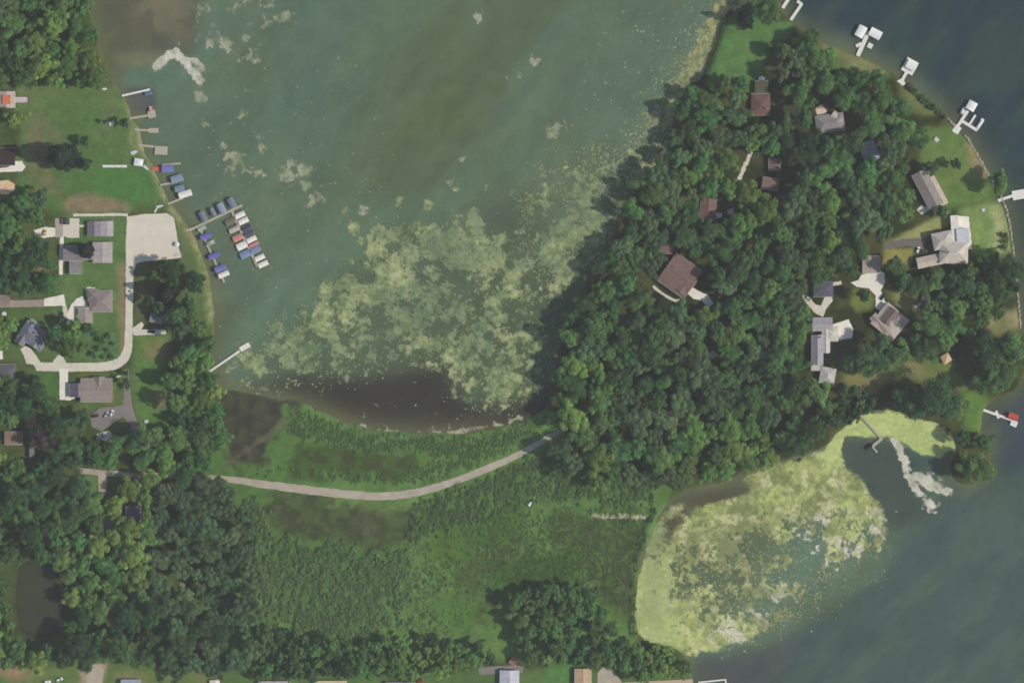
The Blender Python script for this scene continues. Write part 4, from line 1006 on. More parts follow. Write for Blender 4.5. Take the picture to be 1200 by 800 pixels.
CBL = canvas(136, 146, 164); CGR = canvas(116, 122, 136); CW = canvas(216, 213, 206); CDK = canvas(70, 74, 86); CRED = canvas(188, 128, 118); CTAN = canvas(176, 168, 150)
CPUR = canvas(108, 106, 172); CSTR = canvas(122, 132, 164); COL = canvas(112, 108, 88); CTEAL = canvas(112, 138, 152)
MG = "boats moored at the marina docks"
a1, a2 = 117, 25.6
boat("slate blue canopied hoist first from shore on the marina's northern arm", 238.5, 254, a1, 7.6, 4.2, CGR, 'hoist', group=MG)
boat("narrow grey canopied hoist second from shore on the marina's northern arm", 250, 249, a1, 6, 3.0, canvas(124, 128, 140), 'hoist', group=MG)
boat("light blue grey canopied hoist third from shore on the marina's northern arm", 260, 244.5, a1, 7.8, 4.6, CBL, 'hoist', group=MG)
boat("grey canopied hoist at the outer corner of the marina", 272, 238, a1, 7.2, 4.4, canvas(118, 122, 142), 'hoist', group=MG)
for lab, x, y, c, w in [("white covered boat nearest the corner on the outer arm's lake side", 281.5, 252, CW, 4.0), ("white covered boat second from the corner on the outer arm's lake side", 285.5, 259, CW, 4.0),
                     ("black covered boat upper of two dark ones on the outer arm", 288.5, 266.5, CDK, 3.4), ("navy covered boat lower of two dark ones on the outer arm", 291.5, 273, canvas(74, 82, 104), 3.8),
                     ("white covered boat right above the narrow red cover", 295, 280.5, CW, 3.8), ("narrow red covered boat wedged on the outer arm's lake side", 297.5, 286.3, CRED, 2.4),
                     ("blue grey wide covered boat on the outer arm's lake side", 299.5, 292.5, CSTR, 4.6), ("white covered boat second from the outer arm's end", 304.5, 302, CW, 3.8), ("white covered boat at the outer arm's very end", 308.5, 309.5, CW, 3.8)]:
    boat(lab, x, y, a2, 7.6, w, c, group=MG)
for lab, x, y, c, w in [("olive brown covered boat nearest the corner on the outer arm's inner side", 270, 259.5, COL, 3.8), ("tan covered boat on the outer arm's inner side", 274.5, 269, CTAN, 3.6), ("salmon red covered boat on the outer arm's inner side", 279, 278.5, CRED, 4.4),
                     ("wide white covered boat on the outer arm's inner side", 283.5, 288, CW, 5.0), ("blue and white covered boat at the bottom of the outer arm's inner side", 287.5, 298, CSTR, 4.8)]:
    boat(lab, x, y, a2, 7.8, w, c, group=MG)
boat("bright violet blue canopied hoist nearest the gangway on the bank dock", 241.7, 277, a2 - 5, 7.8, 3.8, CPUR, 'hoist', MG)
boat("open pontoon boat with small grey top on the bank dock", 246, 285, a2 - 5, 7.2, 3.0, canvas(140, 140, 140), 'open', MG)
boat("bright violet blue canopied hoist in the middle of the bank dock", 251.5, 299.5, a2 - 3, 7.8, 3.6, CPUR, 'hoist', MG)
boat("violet blue canopied hoist beside a white one on the bank dock", 258.7, 314.5, a2 - 3, 8.0, 4.2, canvas(116, 114, 170), 'hoist', MG)
boat("white canopied hoist near the end of the bank dock", 262.6, 321.5, a2 - 3, 7.8, 3.6, CW, 'hoist', MG)
boat("pale teal covered boat at the marina gangway", 236.5, 267.5, 25, 6.4, 3.0, canvas(146, 168, 152), group=MG)
boat("small blue covered boat at the tip of the narrow white northern dock", 174, 109.5, 10, 5, 2.4, canvas(92, 112, 140))
boat("white open boat under red trimmed top at the short pale dock", 176.5, 128.5, 78, 4.5, 2.2, CRED, 'open')
boat("bright blue canopied hoist with white frame by the red mat", 197, 198, 4, 8.2, 4.8, canvas(112, 118, 176), 'hoist')
boat("slate blue canopied hoist upper of the pair by the short dock", 208, 209.5, 16, 8.6, 5.0, canvas(124, 142, 160), 'hoist')
boat("teal blue canopied hoist lower of the pair by the short dock", 211, 221, 12, 6.8, 4.2, CTEAL, 'hoist')
boat("white canopied hoist outermost by the short dock", 217.5, 227.5, 17, 9.4, 4.4, CW, 'hoist')
mt = MB().box(0, 0, .9, 7, 2.6, .12).box(0, 0, 1.0, 6.4, .3, .16).build("swim_raft", paint("red_vinyl", alb(196, 108, 86))); mt.location = (*W(184, 198), .2)
tag(mt, "red swim raft lying on the strand beside the bright blue hoist", "swim raft")
for lab, x, y, a, l, w, c in [("white canopied hoist on the left side of the two hoist dock", 1008.5, 37.5, 62, 8.4, 6.0, canvas(222, 222, 218)), ("white canopied hoist on the right side of the two hoist dock", 1025.5, 40, -28, 8.6, 6.0, canvas(222, 222, 218)),
                        ("white canopied hoist at the head of the branching dock", 1138, 124.5, 60, 6.6, 6.2, canvas(222, 222, 218)), ("red canopied hoist on the south-east dock", 1187, 488, -20, 7.2, 4.2, canvas(178, 84, 76)),
                        ("broad white canopied hoist at the square dock head", 1068, 77, -28, 7.4, 6.4, canvas(222, 222, 216))]:
    boat(lab, x, y, a, l, w, c, 'hoist')
boat("small open white boat left of the branching dock's head", 1128.5, 130, 62, 6.0, 2.6, canvas(210, 212, 214), 'open')
boat("white covered boat in the finger slip of the branching dock", 1148, 146, 56, 6.4, 2.4, canvas(214, 215, 216))
boat("dark covered boat moored beside the old grey dock in the inlet", 1018.5, 523, 40, 5, 2.6, canvas(58, 60, 62), 'dark')

# ---------------------------------------------------------------- shore clutter, lawn things
def simple(name, label, cat, mb, mat, px_, py_, ang=0, z=None, group=None):
    o_ = mb.build(name, mat); o_.location = (*W(px_, py_), PLATEAU if z is None else z); o_.rotation_euler = (0, 0, math.radians(ang))
    return tag(o_, label, cat, group)
def canoe_mb(L=4.6, w=.95):
    mb = MB(); V = []; n_ = 8
    for i in range(n_ + 1):
        u = i / n_ * 2 - 1; ww = w / 2 * (1 - abs(u) ** 2.2) + .02; k = .12 * abs(u) ** 3
        V += [(u * L / 2, -ww, .15 + k), (u * L / 2, 0, .55 + k), (u * L / 2, ww, .15 + k)]
    F = []
    for i in range(n_):
        a = i * 3; F += [(a, a + 3, a + 4, a + 1), (a + 1, a + 4, a + 5, a + 2), (a + 2, a + 5, a + 3, a)]
    return mb.add(V, F)
def skiff(label, px_, py_, ang, mat, L=4.8, w=1.7):
    r = thing("rowing_boat", label, "boat", (*W(px_, py_), max(gz(px_, py_), .05)), math.radians(ang))
    V, F, n_ = [], [], 8
    for i in range(n_ + 1):
        u = i / n_; ww = w / 2 * (1 - max(0, u - .45) ** 2 * 3.2); x = (u - .5) * L
        V += [(x, -ww, .6), (x, -ww * .7, .1), (x, ww * .7, .1), (x, ww, .6), (x, ww * .88, .6), (x, ww * .6, .18), (x, -ww * .6, .18), (x, -ww * .88, .6)]
    for i in range(n_):
        a = i * 8
        for j in range(8): F.append((a + j, a + (j + 1) % 8, a + 8 + (j + 1) % 8, a + 8 + j))
    F += [(0, 1, 2, 3, 4, 5, 6, 7)[::-1], tuple(n_ * 8 + j for j in range(8))]
    MB().add(V, F).build("hull", mat, r)
    for x in (-1.2, .2): MB().box(x, 0, .45, .3, w * .8, .06).build("bench", M_SEAT, r)
    return r
simple("canoe", "white upturned canoe at the lawn's edge below the north wood", "canoe", canoe_mb(4.6, 1.5), M_WHITE, 122.5, 104.5, 5)
skiff("white skiff pulled up among the clutter at the lawn's shore corner", 158, 179, 20, M_WHITE, 5, 2.6)
skiff("white skiff lying on the strand below the pale canopy tent", 172, 197, -40, M_WHITE, 5, 2.0)
def tent(label, px_, py_, w, d, ang, mat):
    r = thing("canopy_tent", label, "tent", (*W(px_, py_), PLATEAU), math.radians(ang))
    for sx in (-1, 1):
        for sy in (-1, 1): MB().tube((sx * w * .47, sy * d * .47, -.3), (sx * w * .47, sy * d * .47, 2.2), .04, n=5).build("pole", M_ALU, r)
    MB().add([(-w / 2, -d / 2, 2.1), (w / 2, -d / 2, 2.1), (w / 2, d / 2, 2.1), (-w / 2, d / 2, 2.1), (0, 0, 3.0), (-w / 2, -d / 2, 1.9), (w / 2, -d / 2, 1.9), (w / 2, d / 2, 1.9), (-w / 2, d / 2, 1.9)],
             [(0, 1, 4), (1, 2, 4), (2, 3, 4), (3, 0, 4), (5, 6, 1, 0), (6, 7, 2, 1), (7, 8, 3, 2), (8, 5, 0, 3)]).build("canopy", mat, r)
    return r
tent("white canopy tent where the lawn meets the strand", 163, 190.5, 6.4, 5, -8, canvas(218, 220, 222))
tent("pale canopy tent cut by the bottom edge of the photo", 252, 799, 7, 4, 5, canvas(216, 214, 206))
for i, (x, lab) in enumerate([(124, "westernmost"), (131.2, "second"), (138.4, "third"), (145.6, "easternmost")]):
    simple("dock_section", f"white dock section laid out on the western lawn, {lab} of the row of four", "dock section", MB().box(0, 0, .2, 4.1, 1.7, .12).box(-1.6, 0, .07, .1, 1.5, .14).box(1.6, 0, .07, .1, 1.5, .14), M_DOCKW, x, 195, -2, group="dock sections on the lawn")
def table(label, px_, py_, ang, s=1.0):
    r = thing("picnic_table", label, "picnic table", (*W(px_, py_), PLATEAU), math.radians(ang)); r.scale = (s, s, s)
    MB().box(0, 0, .76, 2.2, .9, .06).build("tabletop", M_WHITE, r)
    for y in (-.85, .85): MB().box(0, y, .45, 2.2, .3, .05).build("bench", M_WHITE, r)
    for x in (-.8, .8): MB().box(x, 0, .4, .08, 1.7, .08).box(x, -.35, .38, .08, .1, .76).box(x, .35, .38, .08, .1, .76).build("leg", M_WHITE, r)
table("pale picnic table beside the small round shrub on the western lawn", 131, 145, 8, 1.5)
table("white picnic table on the lawn strip right of the asphalt drive", 172, 493.5, 0, 1.2)
table("long white picnic table on the east lawn below the branching dock", 1097, 164, -45, 1.5)
table("white picnic table on the villa lawn near its dock", 1152, 246, 20, 1.1)
for lab, x, y, r_ in [("white round trampoline at the left edge above the angled house", 5.5, 368, 1.7)]:
    t = thing("trampoline", lab, "trampoline", (*W(x, y), PLATEAU))
    mb = MB(); pts = [(r_ * math.cos(i * .5236), r_ * math.sin(i * .5236)) for i in range(12)]; mb.prism(pts, .8, .88); mb.build("jumping_mat", M_WHITE, t)
    for i in range(4): MB().tube((r_ * math.cos(i * 1.57), r_ * math.sin(i * 1.57), 0), (r_ * math.cos(i * 1.57), r_ * math.sin(i * 1.57), .85), .05, n=5).build("leg", M_ALU, t)
def umbrella(label, x, y, r_, mat):
    u = thing("garden_umbrella", label, "umbrella", (*W(x, y), PLATEAU))
    MB().tube((0, 0, 0), (0, 0, 2.6), .04, n=6).build("pole", M_ALU, u)
    pts = [(r_ * math.cos(i * math.pi / 4), r_ * math.sin(i * math.pi / 4), 2.2) for i in range(8)]
    MB().add(pts + [(0, 0, 2.9)] + [(a, b_, c - .12) for a, b_, c in pts], [(i, (i + 1) % 8, 8) for i in range(8)] + [(9 + i, 9 + (i + 1) % 8, (i + 1) % 8, i) for i in range(8)]).build("shade", mat, u)
umbrella("white umbrella at the foot of the north lawn", 892, 93, 2.1, canvas(224, 226, 228))
umbrella("white umbrella in the small clearing east of the angled cream house", 1082, 349, 1.6, canvas(224, 226, 228))
umbrella("white umbrella beside the gravel lot's eastern edge", 208, 286.5, 1.7, canvas(222, 224, 226))
simple("stacked_boards", "pale pile of boards on the gravel lot's south-east corner", "boards", MB().box(0, 0, .25, 4.4, 1.5, .3).box(.3, .4, .5, 4.0, 1.2, .2), M_SEAT, 209, 299, 5)
skiff("white skiff among the dock clutter at the lot's north-east corner", 188, 242, 15, M_WHITE, 5.5, 1.8)
simple("canoe", "white upturned canoe left of the skiff at the lot's north-east corner", "canoe", canoe_mb(4.4, 1.3), M_WHITE, 182.5, 246.5, 60)
# the white bird-like blind standing in the marsh
v = thing("marsh_float", "white tapered float lying in the marsh grass south of the causeway", "float", (*W(621, 590), PLATEAU), math.radians(55))
MB().tube((-1.6, 0, .9), (1.6, 0, .9), 1.3, .9, n=10).build("drum", M_WHITE, v); MB().tube((1.6, 0, .9), (6.5, 0, .7), .3, .08, n=6).build("tail_boom", M_WHITE, v)

# cars
def car(label, px_, py_, ang, mat, group="cars parked on the drives", L=4.7, Wd=1.9):
    r = thing("parked_car", label, "car", (*W(px_, py_), PLATEAU + .1), math.radians(ang), group)
    prof = [(-.5, .35), (-.5, .85), (-.46, .95), (.2, .98), (.46, .82), (.5, .6), (.5, .35)]
    def ext(pts, w): return [(x * L, y * w / 2, z) for y in (-1, 1) for x, z in pts]
    n_ = len(prof)
    MB().add(ext(prof, Wd), [tuple(range(n_)), tuple(range(n_, 2 * n_))[::-1]] + [(i, n_ + i, n_ + (i + 1) % n_, (i + 1) % n_) for i in range(n_)]).build("body", mat, r)
    a = [(-.44 * L, .95), (-.36 * L, 1.42), (.06 * L, 1.44), (.24 * L, .96)]
    MB().add([(x, y * Wd / 2 * (.94 if z < 1 else .78), z) for y in (-1, 1) for x, z in a], [(0, 1, 2, 3), (7, 6, 5, 4), (0, 4, 5, 1), (2, 6, 7, 3), (1, 5, 6, 2), (3, 7, 4, 0)]).build("window_band", M_GLASS, r)
    MB().box(-.15 * L, 0, 1.46, .40 * L, Wd * .74, .05).build("roof_panel", mat, r)
    for sx in (-.31, .31):
        for sy in (-1, 1): MB().tube((sx * L, sy * (Wd / 2 - .2), .34), (sx * L, sy * (Wd / 2 + .01), .34), .34, n=10).build("wheel", M_BLACK, r)
    for sy in (-.7, .7): MB().box(.5 * L, sy * Wd / 2, .66, .06, .34, .16).build("headlight", M_WHITE, r)
    return r
CWH = carpaint(222, 223, 224); CSIL = carpaint(170, 172, 174); CBK = carpaint(46, 48, 52); CYEL = carpaint(214, 186, 120); CBLU = carpaint(80, 96, 130); CREDC = carpaint(150, 60, 50)
car("pale yellow car parked on the drive west of the pale patio", 53, 272.5, 80, CYEL)
car("dark grey car beside the orange panelled house", 32, 117, 90, CBK)
car("white car nearest the asphalt on the parking pad by the white cornered house", 131.5, 484, 70, CWH)
car("silver car beside the white car on the asphalt pad", 125, 486, 60, CSIL)
car("dark car at the west side of the asphalt pad", 112, 487, 10, CBK)
car("pale pickup on the gravel pad below the asphalt", 119, 511, 15, CSIL, L=5.4)
car("dark car on the short lane's end in the tree shade", 178, 388.5, 2, CBK)
car("white car cut by the bottom edge, left of two", 56, 798, 0, CWH)
car("white car near the bottom edge, right of two", 70, 795.5, 20, CWH)
car("silver white car in the villa's forecourt shade", 1075.5, 293, 70, CWH)
car("dark car parked on the white drive below the tan garage", 1034, 348, 58, CBK)
car("silver car on the pale drive north of the long blue grey house", 947, 350, -40, CSIL)
car("small red car cut by the bottom edge beside the dark roof", 492, 797, 20, CREDC)
car("blue car on the grey drive by the pale blue roof", 588, 784, 5, CBLU)

# seawall on the eastern shore: stones one by one
sw = thing("seawall", "pale stone seawall along the east lawn's shore", "seawall", (*W(1145, 180), 0))
bx, by = W(1145, 180)
stones = []
for k in range(3):
    mb = MB(); n_ = 7
    rs = np.random.RandomState(50 + k)
    ring = [(math.cos(i / n_ * 6.283) * rs.uniform(.7, 1.1), math.sin(i / n_ * 6.283) * rs.uniform(.7, 1.1)) for i in range(n_)]
    mb.add([(x, y, -.4) for x, y in ring] + [(x * .7, y * .7, .5 + rs.uniform(-.1, .1)) for x, y in ring], [tuple(range(n_, 2 * n_))] + [(i, (i + 1) % n_, n_ + (i + 1) % n_, n_ + i) for i in range(n_)])
    me = mb.mesh("stone"); me.materials.append(M_STONE); stones.append(me)
def stone_run(root, ox, oy, pts, step=1.3, w=1.0):
    P = smooth_path(pts, 10); d = 0
    for a, b_ in zip(P[:-1], P[1:]):
        l = np.linalg.norm(b_ - a) * S; t = -d
        while t + step <= l:
            t += step; q = a + (b_ - a) * t / l; X, Y = W(*q)
            o_ = link("stone", stones[RNG.randint(3)], None, root)
            o_.location = (X - ox + RNG.uniform(-.4, .4) * w, Y - oy + RNG.uniform(-.4, .4) * w, .75); s_ = RNG.uniform(.7, 1.15); o_.scale = (s_, s_, 1); o_.rotation_euler = (0, 0, RNG.uniform(0, 6.28))
        d = l - t if t > 0 else d + l
stone_run(sw, bx, by, [(1104, 134), (1113, 141), (1120, 149)]); stone_run(sw, bx, by, [(1129, 158), (1136, 166), (1144, 179), (1150, 190), (1156, 202), (1164, 215)])
sw2 = thing("seawall", "thin pale stone seawall along the villa's shore", "seawall", (*W(1188, 290), 0)); bx, by = W(1188, 290)
stone_run(sw2, bx, by, [(1171, 226), (1179, 246), (1184, 268), (1188, 300), (1191, 330), (1193, 352), (1196, 385)])

# ---------------------------------------------------------------- vegetation
def leaf_quads(P, N, size, aspect=1.3, rs=RNG):
    n_ = len(P)
    N = N / (np.linalg.norm(N, axis=1, keepdims=True) + 1e-9)
    t = rs.normal(size=(n_, 3)); U = np.cross(N, t); U /= (np.linalg.norm(U, axis=1, keepdims=True) + 1e-9); Vv = np.cross(N, U)
    sz = size[:, None] * .5
    q = np.stack([P - U * sz * aspect, P - Vv * sz, P + U * sz * aspect, P + Vv * sz], 1)    # a pointed leaf spray
    return q.reshape(-1, 3), np.arange(n_ * 4).reshape(-1, 4)

def crown_points(rs, R, Rz, zc, nclump, nleaf, kind):
    P, N, Cc = [], [], []
    for k in range(nclump):
        if kind == 'conifer':
            h = rs.rand() ** 1.25; rad = R * (1 - h) * rs.uniform(.55, 1.0); a = rs.uniform(0, 6.283)
            c = np.array([rad * math.cos(a), rad * math.sin(a), zc - Rz + 2 * Rz * h]); cr = R * (.16 + .16 * (1 - h))
        else:
            d = rs.normal(size=3); d /= np.linalg.norm(d); d[2] = abs(d[2]) * 1.2 - .25
            f = rs.uniform(.35, .92) if k > nclump * .2 else rs.uniform(0, .4)
            lob = 1 + .22 * math.sin(3 * math.atan2(d[1], d[0]) + rs_phase[0]) + .12 * math.sin(5 * math.atan2(d[1], d[0]) + rs_phase[1])
            c = np.array([d[0] * R * f * lob, d[1] * R * f * lob, zc + d[2] * Rz * f]); cr = R * rs.uniform(.14, .34)
        d = rs.normal(size=(nleaf, 3)); d[:, 2] = d[:, 2] + .35; d /= np.linalg.norm(d, axis=1, keepdims=True)
        rad = cr * (rs.rand(nleaf, 1) ** .35) * rs.uniform(.85, 1.15, (nleaf, 1))
        P.append(c + d * rad * np.array([1, 1, .8])); N.append(d + rs.normal(size=(nleaf, 3)) * .45 + np.array([0, 0, .75]))
        Cc.append(np.full(nleaf, rs.uniform(.68, 1.34)))
    return np.concatenate(P), np.concatenate(N), np.concatenate(Cc)

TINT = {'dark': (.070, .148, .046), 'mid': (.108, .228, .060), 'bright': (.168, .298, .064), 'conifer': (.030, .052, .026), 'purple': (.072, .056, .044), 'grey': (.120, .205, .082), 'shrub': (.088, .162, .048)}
rs_phase = [0, 0]
def proto(kind, R, H, seed, nclump=52, nleaf=150, leaf=.5):
    rs = np.random.RandomState(seed); rs_phase[0] = rs.uniform(0, 6.28); rs_phase[1] = rs.uniform(0, 6.28)
    Rz = H * (.34 if kind != 'conifer' else .46); zc = H - Rz
    P, N, sh = crown_points(rs, R, Rz, zc, nclump, nleaf, kind)
    V, F = leaf_quads(P, N, rs.uniform(.7, 1.3, len(P)) * leaf, 1.35, rs)
    base = np.array(TINT[kind])
    c = base[None] * sh[:, None] * rs.uniform(.85, 1.15, (len(P), 1)); c[:, 0] *= rs.uniform(.9, 1.15, len(P))
    crown = np_mesh("crown", V, F, np.repeat(c, 4, 0)); crown.materials.append(M_LEAF)
    mb = MB()
    if kind == 'shrub':
        for k in range(5):
            a = k * 1.257; mb.tube((0, 0, -.2), (math.cos(a) * R * .5, math.sin(a) * R * .5, H * .6), .06, .02, n=5)
    else:
        r0 = .025 * H; bend = rs.uniform(-.4, .4, 2)
        top = (bend[0], bend[1], zc)
        mb.tube((0, 0, -.5), (bend[0] * .4, bend[1] * .4, zc * .5), r0, r0 * .75, n=8); mb.tube((bend[0] * .4, bend[1] * .4, zc * .5), top, r0 * .75, r0 * .5, n=8)
        mb.tube(top, (bend[0], bend[1], zc + Rz * .8), r0 * .5, r0 * .1, n=6)
        for k in range(7):
            a = k * .9 + rs.uniform(-.3, .3); z0 = zc * rs.uniform(.65, 1.1); rr_ = R * rs.uniform(.5, .75)
            mb.tube((bend[0] * .6, bend[1] * .6, z0), (rr_ * math.cos(a), rr_ * math.sin(a), z0 + R * rs.uniform(.2, .5)), r0 * .35, r0 * .08, n=5)
    trunk = mb.mesh("trunk" if kind != 'shrub' else "stem"); trunk.materials.append(M_BARK)
    return (R, H, trunk, crown)

PROTO = {
    'dark': [proto('dark', 7.5, 19, 1, 56, 190), proto('dark', 9.2, 20, 2, 64, 210), proto('dark', 5.8, 16, 3, 48, 160), proto('dark', 6.8, 20, 4, 54, 180), proto('dark', 8.2, 22, 5, 110, 100), proto('dark', 6.2, 17, 6, 34, 260)],
    'mid': [proto('mid', 7.5, 18, 11, 56, 190), proto('mid', 9.4, 19, 12, 66, 210), proto('mid', 5.6, 15, 13, 48, 160), proto('mid', 6.6, 18, 14, 54, 180), proto('mid', 8.4, 18, 15, 62, 200), proto('mid', 7.2, 21, 18, 100, 110), proto('mid', 9.0, 17, 19, 36, 330), proto('mid', 6.0, 16, 20, 80, 90)],
    'grey': [proto('grey', 6.8, 17, 16, 54, 180), proto('grey', 8.6, 18, 17, 62, 200)],
    'bright': [proto('bright', 7.4, 15, 24, 70, 130), proto('bright', 5.0, 12, 21, 44), proto('bright', 6.2, 15, 22), proto('bright', 4.0, 10, 23, 40, 130)],
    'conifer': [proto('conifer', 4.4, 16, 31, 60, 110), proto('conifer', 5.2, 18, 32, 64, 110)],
    'purple': [proto('purple', 6.5, 14, 41)],
    'shrub': [proto('shrub', 2.2, 3.2, 51, 18, 90, .36), proto('shrub', 2.6, 3.6, 52, 20, 90, .38), proto('shrub', 1.8, 2.4, 53, 16, 80, .34)],
}
NAME = {'tiny': "understory_tree", 'small': "woodland_tree", 'dark': "broadleaf_tree", 'mid': "broadleaf_tree", 'grey': "broadleaf_tree", 'bright': "young_tree", 'conifer': "conifer_tree", 'purple': "purple_leaf_tree", 'shrub': "garden_shrub"}
CROWNS = []
def tree(px_, py_, rpx, kind, label, group=None):
    opts = PROTO[kind]; want = rpx * S
    best = min(range(len(opts)), key=lambda i: abs(opts[i][0] - want) + RNG.rand() * 2.6)
    R, H, tr, cr = opts[best]
    k = want / R
    r = thing(NAME[('tiny' if rpx < 10.6 else 'small' if rpx < 13.2 else kind) if kind in ('dark', 'mid', 'grey') else kind], label, "shrub" if kind == 'shrub' else "tree", (*W(px_, py_), max(gz(px_, py_), 0.0) - .05), RNG.uniform(0, 6.28), group)
    e_ = RNG.uniform(.84, 1.18); r.scale = (k * e_, k / e_, k ** .75 * RNG.uniform(.74, 1.22))
    link("stem" if kind == 'shrub' else "trunk", tr, None, r); link("crown", cr, None, r)
    CROWNS.append((px_, py_, rpx))
    return r

KO = np.zeros((FH, FW))
for poly in PAVED: KO = np.maximum(KO, fill(poly))
for (cx, cy, w, d, rot) in FOOT:
    a = math.radians(rot); c, s_ = math.cos(a), math.sin(a)
    KO = np.maximum(KO, fill([(cx + x * c + y * s_, cy - x * s_ + y * c) for x, y in ((-w / 2, -d / 2), (w / 2, -d / 2), (w / 2, d / 2), (-w / 2, d / 2))]))
KO = np.clip(blur(KO, 2) * 2.2, 0, 1)
KOB = {r: blur(KO, r * .75) for r in range(3, 25)}

# trees and shrubs standing alone
for x, y, r, k, lab in [
    (76, 186, 16, 'conifer', "wide dark tree standing alone on the western lawn"), (102, 192, 7, 'dark', "small thin tree right of the wide dark tree on the western lawn"),
    (102, 166, 6, 'dark', "small dark tree in the upper middle of the western lawn"), (148, 144.5, 5.5, 'dark', "round dark shrub-like tree near the western strand"),
    (20, 139, 11, 'bright', "bright green tree just below the orange panelled house"), (102, 294, 9.5, 'conifer', "round near-black tree over the long light grey house"),
    (137, 593, 11.5, 'bright', "round bright green tree between the two shaded southern houses"), (53, 512, 14, 'purple', "purple brown leaved tree beside the narrow house"),
    (897, 16, 15, 'mid', "tall tree on the very tip of the peninsula"), (871, 24, 9, 'conifer', "near-black conifer added for the dark shadow left of the peninsula tip tree"),  # conifer added where the tall tip tree's dark shadow lies
    (1118, 193.5, 6.5, 'dark', "small round dark tree alone on the east lawn"), (1091, 198, 8, 'dark', "dark round tree at the head of the long grey house"),
    (1102, 250, 7, 'dark', "dark small tree between the long grey house and the villa"), (1167, 215, 13, 'mid', "tree leaning over the seawall by the right edge dock"),
    (1090, 469, 25, 'dark', "huge round tree north of the duckweed inlet"), (1058, 466, 15, 'dark', "dark tree left of the huge round tree by the inlet"), (1116, 474, 15, 'mid', "tree right of the huge round tree by the inlet"),
    (1142, 547, 18, 'mid', "broad tree on the small southern point of the inlet"), (1152, 517, 9, 'mid', "small tree on the shore north of the southern point"), (1127, 512, 9, 'dark', "small dark tree at the inlet's right corner"),
    (1160, 410, 21, 'dark', "great dark tree right of the gazebo"), (1188, 412, 20, 'mid', "great tree cut by the right edge below the dry strand"), (1164, 440, 21, 'mid', "great round tree above the south-east dock lawn"),
    (1046, 313, 10, 'mid', "leafy tree right of the tan garage"), (1076, 335, 12, 'mid', "tree right of the little white umbrella clearing"), (1010, 346, 7, 'dark', "small tree on the round lawn inside the white drive's curve"),
    (866, 99, 8, 'dark', "dark tree at the south-west foot of the north lawn"), (916, 62, 9, 'dark', "dark tree at the east side of the north lawn"), (880, 33, 3, 'dark', "tiny tree below the peninsula tip tree"),
    (124, 143.5, 2.6, 'dark', "tiny dark bush added for the shadow left of the pale picnic table")]:  # this bush is added to draw the table's cast shadow
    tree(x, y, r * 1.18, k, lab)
for x, y, r, k in [(66, 388, 11, 'dark'), (90, 384, 11, 'bright'), (60, 399, 8, 'dark'), (104, 386, 9, 'dark'), (80, 405, 10, 'mid'), (98, 407, 8, 'mid'), (76, 377, 7, 'dark'), (86, 416, 5, 'mid')]:
    tree(x, y, r, k, f"{ {'dark': 'dark green', 'mid': 'mid green', 'bright': 'yellow-green'}[k] } tree in the clump north of the lane beside the angled house", "trees of the clump north of the lane")
for x, y, r, k in [(206, 318, 16, 'dark'), (228, 332, 15, 'dark'), (198, 342, 15, 'conifer'), (224, 360, 15, 'mid'), (236, 384, 12, 'mid'), (188, 322, 11, 'dark'), (190, 362, 10, 'dark'), (212, 388, 12, 'dark'), (208, 370, 12, 'dark'), (176, 352, 7, 'dark')]:
    tree(x, y, r, k, f"{ {'dark': 'dark green tree', 'mid': 'mid green tree', 'conifer': 'near-black tree'}[k] } in the shady grove south of the gravel lot", "trees of the grove south of the gravel lot")
for i, (x, y, r) in enumerate([(149, 437, 4), (150, 446, 4.5), (151, 453, 4)]): tree(x, y, r, 'dark', "small dark tree in the short row by the lane's bend", "row of small trees by the lane bend")
for x, y in [(1064, 101), (1067, 104), (1072, 108), (1079, 114), (1081, 118), (1086, 119), (1091, 123), (1094, 127), (1099, 131), (1103, 134), (1107, 138)]: tree(x, y, RNG.uniform(3.5, 5.5), 'shrub', "green shore shrub in the row between the square and branching docks", "shore shrubs on the north-east bank")
for x, y in [(1177, 276), (1178, 283), (1176, 290)]: tree(x, y, 4.5, 'shrub', "green shrub on the villa's shore", "shrubs on the villa shore")
for x, y in [(113, 392), (120, 398), (128, 394), (116, 408), (126, 410), (133, 403), (121, 418), (132, 418), (110, 415)]: tree(x, y, RNG.uniform(3, 5), 'shrub', "low green shrub in the garden plot inside the lane's bend", "shrubs of the garden plot")

